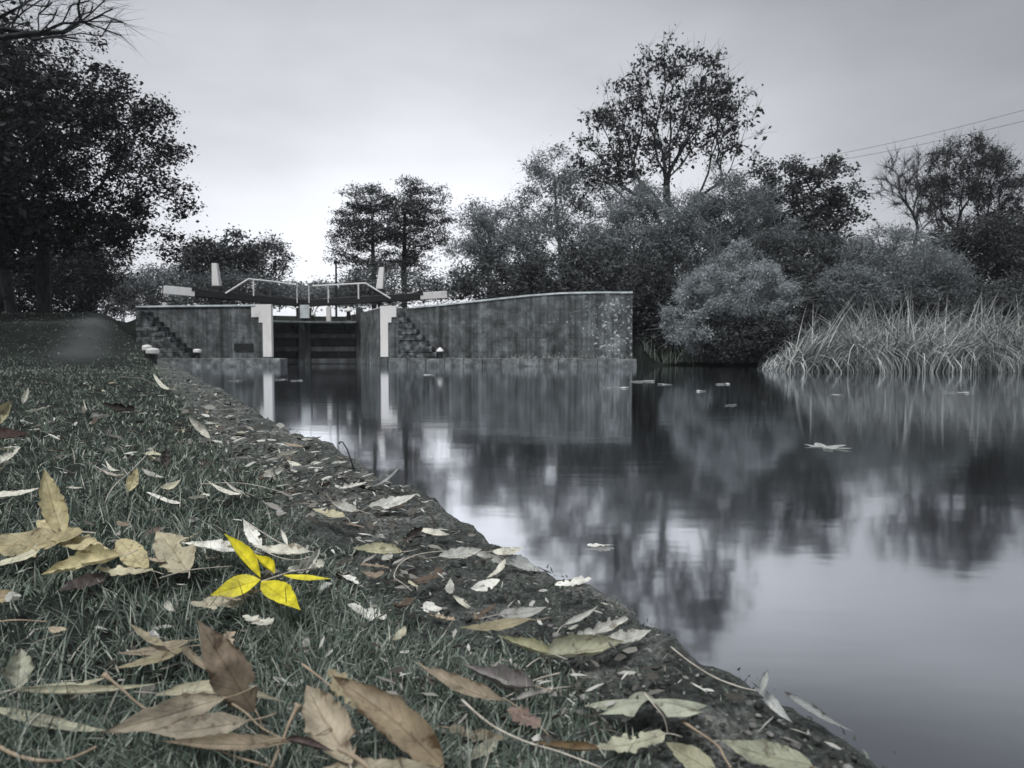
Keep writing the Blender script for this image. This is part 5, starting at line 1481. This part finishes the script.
tree('willow_tree', 'pale feathery tree in front of the foot of the tallest tree', 'tree', 660, 36, [(650, 230, 44, 40, 0), (690, 240, 50, 45, 0), (625, 250, 40, 45, 0), (640, 205, 24, 20, 0)], 210, .16, (115, .28, .18, .28, .3), soft, twigs=(5, 1.5, .02), trunk_frac=.45, bark='bark_light')
tree('willow_tree', 'rounded feathery tree right of the tallest tree', 'tree', 728, 35, [(730, 205, 38, 34, 0), (715, 235, 45, 40, 0), (755, 235, 38, 42, 0)], 180, .16, (120, .26, .165, .28, .3), fmat(.12, .26), trunk_frac=.45, bark='bark_pale')
tree('oak_tree', 'dark oak with an uneven crown behind the right bank', 'tree', 792, 44, [(775, 180, 32, 26, 0), (800, 205, 45, 38, 0), (832, 175, 22, 18, 0), (845, 205, 22, 26, 0), (765, 215, 30, 30, 0), (825, 225, 40, 26, 0)], 150, .26, (95, .30, .19, .62, .1), fmat(.025, .08), trunk_frac=.5, shell=.4, bias=.25)
tree('shrub', 'dense grey bush in front of the dark oak', 'shrub', 800, 33, [(800, 268, 42, 36, 0), (835, 275, 30, 28, 0), (768, 275, 30, 34, 0)], 140, .1, (150, .25, .15, .5, .1), fmat(.06, .15), trunk_frac=.3, shell=.6)
tree('shrub', 'soft pale rounded bush behind the reeds', 'shrub', 850, 27, [(850, 290, 26, 22, 0), (868, 296, 20, 16, 0)], 240, .06, (90, .2, .11, .32, .1), fmat(.14, .26), trunk_frac=.3, shell=.7)
tree('thorn_bush', 'tangled half bare bush with arching branches behind the reeds', 'shrub', 880, 32, [(880, 255, 40, 26, 0), (910, 265, 45, 34, 0), (860, 262, 25, 22, 0)], 150, .12, (74, .24, .13, .34, .2), fmat(.13, .27), twigs=(8, 1.1, .02), trunk_frac=.35, bark='bark_light', shell=.6)
tree('shrub', 'weeping pale bush right of the tangled half bare one', 'shrub', 930, 28, [(930, 280, 30, 30, 0), (950, 290, 25, 22, 0)], 120, .07, (120, .22, .15, .2, .8), fmat(.11, .23), trunk_frac=.35, shell=.6)
tree('ash_tree', 'round topped dark tree at right with fine bare twigs', 'tree', 965, 47, [(963, 170, 36, 30, 0), (975, 192, 44, 44, 0), (1000, 205, 22, 28, 0)], 280, .22, (30, .30, .17, .5, .2), fmat(.015, .05), twigs=(14, 1.3, .024), trunk_frac=.40, bias=.7, shell=1.0, jit=.08)
tree('ash_tree', 'thin bare tree on the left of the round topped one', 'tree', 912, 47, [(902, 180, 24, 26, 0), (920, 195, 22, 30, 0)], 120, .14, (3, .3, .15, .55, .2), fmat(.035, .10), twigs=(12, 1.2, .022), trunk_frac=.5, bias=.8, shell=.6, jit=.08)
tree('shrub', 'dark hedge bush below the round topped tree', 'shrub', 985, 34, [(985, 265, 40, 42, 0), (1020, 262, 34, 40, 1), (945, 262, 30, 32, 2)], 170, .12, (140, .28, .16, .5, .1), fmat(.025, .08), trunk_frac=.3, shell=.6)
tree('oak_tree', 'dark tree running out of the right frame edge', 'tree', 1050, 38, [(1060, 250, 50, 55, 0), (1045, 225, 20, 18, 0), (1100, 220, 60, 80, 0)], 330, .22, (56, .4, .2, .6, .1), fmat(.025, .08), trunk_frac=.5)
tree('shrub', 'low dark growth along the foot of the right bank trees', 'shrub', 900, 29, [(890, 303, 50, 16, 0), (960, 303, 60, 16, 0), (1030, 300, 60, 20, 0), (830, 300, 40, 22, 0)], 360, .06, (60, .26, .14, .5, .1), fmat(.035, .10), trunk_frac=.3, shell=.6)
tree('shrub', 'dark undergrowth filling the gap between the arching bush and the reeds', 'shrub', 815, 31, [(800, 318, 40, 26, 0), (840, 312, 40, 22, 0), (775, 310, 30, 30, 0)], 320, .06, (60, .26, .15, .5, .1), fmat(.035, .10), trunk_frac=.3, shell=.5, zb=.4)
tree('shrub', 'dark undergrowth behind the right wall end and the arching bush', 'shrub', 690, 31, [(690, 320, 50, 36, 0), (640, 315, 30, 40, 0), (740, 310, 40, 40, 0)], 380, .06, (60, .28, .16, .5, .1), fmat(.035, .10), trunk_frac=.3, shell=.5, zb=.4)
tree('shrub', 'dark distant hedge showing low at the right frame edge', 'shrub', 980, 40, [(900, 312, 60, 22, 0), (1000, 312, 70, 24, 0), (1080, 305, 60, 30, 0)], 300, .08, (60, .4, .22, .5, .1), fmat(.035, .10), trunk_frac=.3, shell=.5)
tree('shrub', 'dark wood edge showing through the gaps behind the right bank bushes', 'shrub', 740, 52, [(620, 272, 50, 34, 0), (700, 262, 60, 46, 0), (775, 262, 60, 46, 0), (850, 275, 50, 34, 0), (920, 282, 50, 26, 0)], 330, .1, (90, .55, .26, .5, .1), fmat(.04, .12), trunk_frac=.3, shell=.4)
# --- bushes at the water
tree('bush', 'dark bush in the shade between the right wall end and the pale bush', 'bush', 655, 28.5, [(650, 305, 26, 38, 0), (640, 330, 24, 34, 0), (672, 320, 26, 44, 1)], 330, .08, (66, .24, .14, .5, .2), fmat(.025, .075), trunk_frac=.3, shell=.6, zb=.2)
tree('bush', 'large pale arching bush overhanging the water', 'bush', 735, 27.2, [(735, 292, 56, 30, -.8), (728, 260, 22, 18, -.3), (755, 276, 28, 16, -.5), (698, 318, 36, 34, -1.2), (778, 312, 26, 30, -.8), (682, 342, 20, 20, -1.4), (705, 285, 22, 18, -.4), (742, 246, 10, 10, -.2)], 230, .10, (150, .15, .105, .32, .45), pale, twigs=(5, 1.0, .016, dict(spread=.5, upb=.0)), bark='bark_light', trunk_frac=.3, shell=.85, zb=.25)
tree('bush', 'dark hollow growth under the front of the arching bush', 'bush', 748, 26.9, [(745, 340, 45, 24, -1.0), (780, 345, 28, 18, -1.2), (720, 348, 30, 14, -1.0)], 330, .06, (60, .2, .12, .5, .2), fmat(.02, .07), trunk_frac=.3, shell=.5, zb=.2)
tree('sapling', 'bare pale sapling rising through the arching bush', 'tree', 712, 26.6, [(712, 245, 14, 26, 0), (704, 225, 8, 16, 0)], 26, .035, None, None, twigs=(5, .8, .014), bark='bark_pale', trunk_frac=.75, zb=.3)

# --- bare tree whose limbs come in at the top left
base = (-13.2, 11.5, gz(-13.2, 11.5) - .05)
def over_blobs(): return [(40, 18, 60, 26, 0), (95, 10, 46, 22, 0), (105, 24, 32, 14, 0), (20, 10, 80, 34, 0), (-10, 60, 60, 30, 0), (-60, 0, 90, 60, 0), (-200, -60, 160, 130, 0)]
tree('bare_tree', 'bare tree left of the frame with twigs hanging into the top left corner', 'tree', 0, 10.5, over_blobs(), 560, .24, None, None, twigs=(7, .62, .0055, dict(spread=.36, upb=-.12)), bark='bark', trunk_frac=.42, bias=.6, shell=.25, step=.3, base=base, top=9.5, up=.15, jit=.12)


# ------------------------------------------------------------------ reeds
def reeds():
    n = 14000
    px = RNG.uniform(762, 1150, n); d = RNG.uniform(0, 1, n) ** 1.3
    front = np.interp(px, [755, 780, 800, 900, 1024, 1150], [20.2, 19.0, 18.7, 18.5, 17.9, 17.4])
    y = front + d * 4.6; x = (px - 512) / F * y
    z = np.full(n, -.06) + .1 * sstep(0, 3, d * 4.6)
    env = np.interp(px, [762, 782, 792, 830, 900, 950, 1024, 1150], [.25, .9, 1.85, 2.0, 2.0, 1.9, 2.05, 2.15]) 
    h = env * (.55 + .62 * RNG.random(n) ** .7) * np.where(RNG.random(n) < .1, 1.08, 1)
    ln = fbm(x * .9, y * .9, 3, 101)
    lean = np.abs(RNG.normal(.18, .16, n)); az = np.where(ln > .48, PI / 2, -PI / 2) + RNG.normal(0, .75, n)
    left = px < 850
    az[left] = PI / 2 + RNG.normal(0, .5, left.sum()); lean[left] += .18
    curv = np.abs(RNG.normal(1.3, .8, n))
    fl = RNG.random(n) < .72; curv[fl] += 1.5 + .8 * RNG.random(fl.sum()); az += RNG.normal(0, .6, n)
    v, f = blades(np.stack([x, y, z], -1), h * 1.12, .026 * (.6 + .9 * RNG.random(n)), lean, az, curv, RNG.normal(0, 1.0, n), 6)
    tag(link('reeds', np_mesh('reeds', v, f), M['reed']), 'tangled bed of dry pale reeds along the right water edge', 'reeds', kind='stuff')
    # rough grass on the far land behind the reeds and on the lane
    n = 9000
    px = RNG.uniform(640, 1150, n); y = RNG.uniform(22.5, 32, n); x = (px - 512) / F * y
    sd = sd_poly(x, y); k = sd > .1; x, y = x[k], y[k]; n = len(x)
    v, f = blades(np.stack([x, y, land(x, y) - .03], -1), .5 + .5 * RNG.random(n), np.full(n, .02), np.abs(RNG.normal(.2, .2, n)), RNG.random(n) * 6.28, RNG.normal(.8, .5, n), RNG.random(n) * 6.28, 4)
    tag(link('rough_grass', np_mesh('rough_grass', v, f), M['grass']), 'rough dark grass on the far bank behind the reeds', 'grass', kind='stuff')


reeds()


def fringe():
    """weeds on top of the walls' land and along the ledge"""
    n = 2600
    t = RNG.random(n); p0 = np.array([RC.x + .6, RC.y - .0]); p1 = np.array([RD.x, RD.y])
    x = p0[0] + (p1[0] - p0[0]) * t; y = p0[1] + (p1[1] - p0[1]) * t - .03 - .22 * RNG.random(n) ** 2
    k = RNG.random(n) < np.clip((fbm(x * 1.5, x * 0, 3, 121) - .35) * 4, .03, 1); x, y = x[k], y[k]; n = len(x)
    v, f = blades(np.stack([x, y, np.full(n, .29)], -1), .06 + .2 * RNG.random(n) ** 2, np.full(n, .018), np.abs(RNG.normal(.3, .3, n)), RNG.random(n) * 6.28, RNG.normal(.9, .5, n), RNG.random(n) * 6.28, 3)
    tag(link('weeds', np_mesh('weeds', v, f), M['reed']), 'pale weeds growing along the foot of the right lock wall', 'weeds', kind='stuff')


fringe()

# ------------------------------------------------------------------ overhead cables
for (a, b, lab) in (((848, 152), (1030, 108.5), 'upper of the two overhead cables crossing the sky at right'), ((848, 158.5), (1030, 119.5), 'lower of the two overhead cables crossing the sky at right')):
    A = at_depth(*a, 95); B = at_depth(*b, 72); d = B - A
    P = [A + d * s + Vector((0, 0, 1.6 * ((s - .5) ** 2 - .25) * .5)) for s in np.linspace(-1.2, 2.2, 40)]
    mb = MB(); mb.tube(P, .022, 5); o = mb.build('overhead_cable', M['cable'], None, P[0]); o.location = P[0]
    tag(o, lab, 'cable')

# ------------------------------------------------------------------ haze
hz, hnt, hbs, hout = mat_new('autumn_haze'); hnt.nodes.remove(hbs)
pv = N(hnt, 'ShaderNodeVolumePrincipled'); pv.inputs['Color'].default_value = (.93, .96, 1, 1); pv.inputs['Density'].default_value = .0003; pv.inputs['Anisotropy'].default_value = .2
hnt.links.new(pv.outputs[0], hout.inputs['Volume'])
mb = MB(); mb.box((0, 200, 14), 1500, 1500, 31.8); tag(mb.build('haze', hz), 'thin autumn haze over the canal', 'haze', kind='stuff')

# ------------------------------------------------------------------ world, sun, camera
SUN_EL = math.radians(58); SUN_AZ = math.radians(-150)       # azimuth from +Y towards +X
w = bpy.data.worlds.new('World'); SC.world = w; w.use_nodes = True
nt = w.node_tree; bg = nt.nodes['Background']
sky = N(nt, 'ShaderNodeTexSky'); sky.sky_type = 'NISHITA'; sky.sun_disc = False
sky.sun_elevation = SUN_EL; sky.sun_rotation = SUN_AZ
sky.air_density = 1.0; sky.dust_density = 4.0
tc = N(nt, 'ShaderNodeTexCoord')
sep = N(nt, 'ShaderNodeSeparateXYZ'); nt.links.new(tc.outputs['Generated'], sep.inputs[0])
# overcast layer: brightness by elevation, with a brighter break low over the lock
el = ramp(nt, [(0.0, g3(.62)), (.10, g3(.62)), (.22, g3(.57)), (.34, g3(.46)), (.47, g3(.37)), (.60, g3(.80)), (1.0, g3(1.45))], sep.outputs['Z'])
dot = N(nt, 'ShaderNodeVectorMath', operation='DOT_PRODUCT'); nt.links.new(tc.outputs['Generated'], dot.inputs[0])
dot.inputs[1].default_value = Vector((-.17, 1, .14)).normalized()
br = ramp(nt, [(0.60, g3(.52)), (.80, g3(.68)), (.90, g3(.90)), (.96, g3(1.05)), (1.0, g3(1.24))], dot.outputs['Value'])
mul = N(nt, 'ShaderNodeMix', data_type='RGBA', blend_type='MULTIPLY'); mul.inputs[0].default_value = 1
nt.links.new(el.outputs[0], mul.inputs[6]); nt.links.new(br.outputs[0], mul.inputs[7])
mp = N(nt, 'ShaderNodeMapping'); mp.inputs['Scale'].default_value = (1, 1, 3.0); nt.links.new(tc.outputs['Generated'], mp.inputs[0])
cn = N(nt, 'ShaderNodeTexNoise', Scale=2.2, Detail=4.0, Roughness=.5); nt.links.new(mp.outputs[0], cn.inputs['Vector'])
cr = ramp(nt, [(.3, g3(.86)), (.7, g3(1.14))], cn.outputs['Fac'])
mul2 = N(nt, 'ShaderNodeMix', data_type='RGBA', blend_type='MULTIPLY'); mul2.inputs[0].default_value = 1
nt.links.new(mul.outputs[2], mul2.inputs[6]); nt.links.new(cr.outputs[0], mul2.inputs[7])
STR = .1
tint = N(nt, 'ShaderNodeMix', data_type='RGBA', blend_type='MULTIPLY'); tint.inputs[0].default_value = 1
nt.links.new(mul2.outputs[2], tint.inputs[6]); tint.inputs[7].default_value = (.945 / STR, .963 / STR, 1.012 / STR, 1)
mixs = N(nt, 'ShaderNodeMix', data_type='RGBA'); mixs.inputs[0].default_value = .93
nt.links.new(sky.outputs[0], mixs.inputs[6]); nt.links.new(tint.outputs[2], mixs.inputs[7])
nt.links.new(mixs.outputs[2], bg.inputs['Color']); bg.inputs['Strength'].default_value = STR

sl = bpy.data.lights.new('sun', 'SUN'); sl.energy = 2.1; sl.angle = math.radians(14); sl.color = (1, .98, .95)
so = bpy.data.objects.new('sun', sl); COL.objects.link(so)
sdv = Vector((math.sin(SUN_AZ) * math.cos(SUN_EL), math.cos(SUN_AZ) * math.cos(SUN_EL), math.sin(SUN_EL)))
so.rotation_euler = sdv.to_track_quat('Z', 'Y').to_euler(); so.location = (0, 0, 30)

cd = bpy.data.cameras.new('camera'); cam = bpy.data.objects.new('camera', cd); COL.objects.link(cam)
cd.lens = LENS; cd.sensor_width = 36; cd.sensor_fit = 'HORIZONTAL'; cd.clip_start = .02; cd.clip_end = 5000
cam.location = CAM; cam.rotation_euler = (PI / 2 - PITCH, 0, 0)
cd.dof.use_dof = True; cd.dof.focus_distance = 1.7; cd.dof.aperture_fstop = 11
SC.camera = cam

vs = SC.view_settings
vs.view_transform = 'Standard'; vs.look = 'None'; vs.exposure = 0.62; vs.gamma = 1; vs.use_curve_mapping = False
SC.cycles.max_bounces = 6; SC.cycles.diffuse_bounces = 3; SC.cycles.glossy_bounces = 3; SC.cycles.transmission_bounces = 3
SC.cycles.volume_bounces = 1
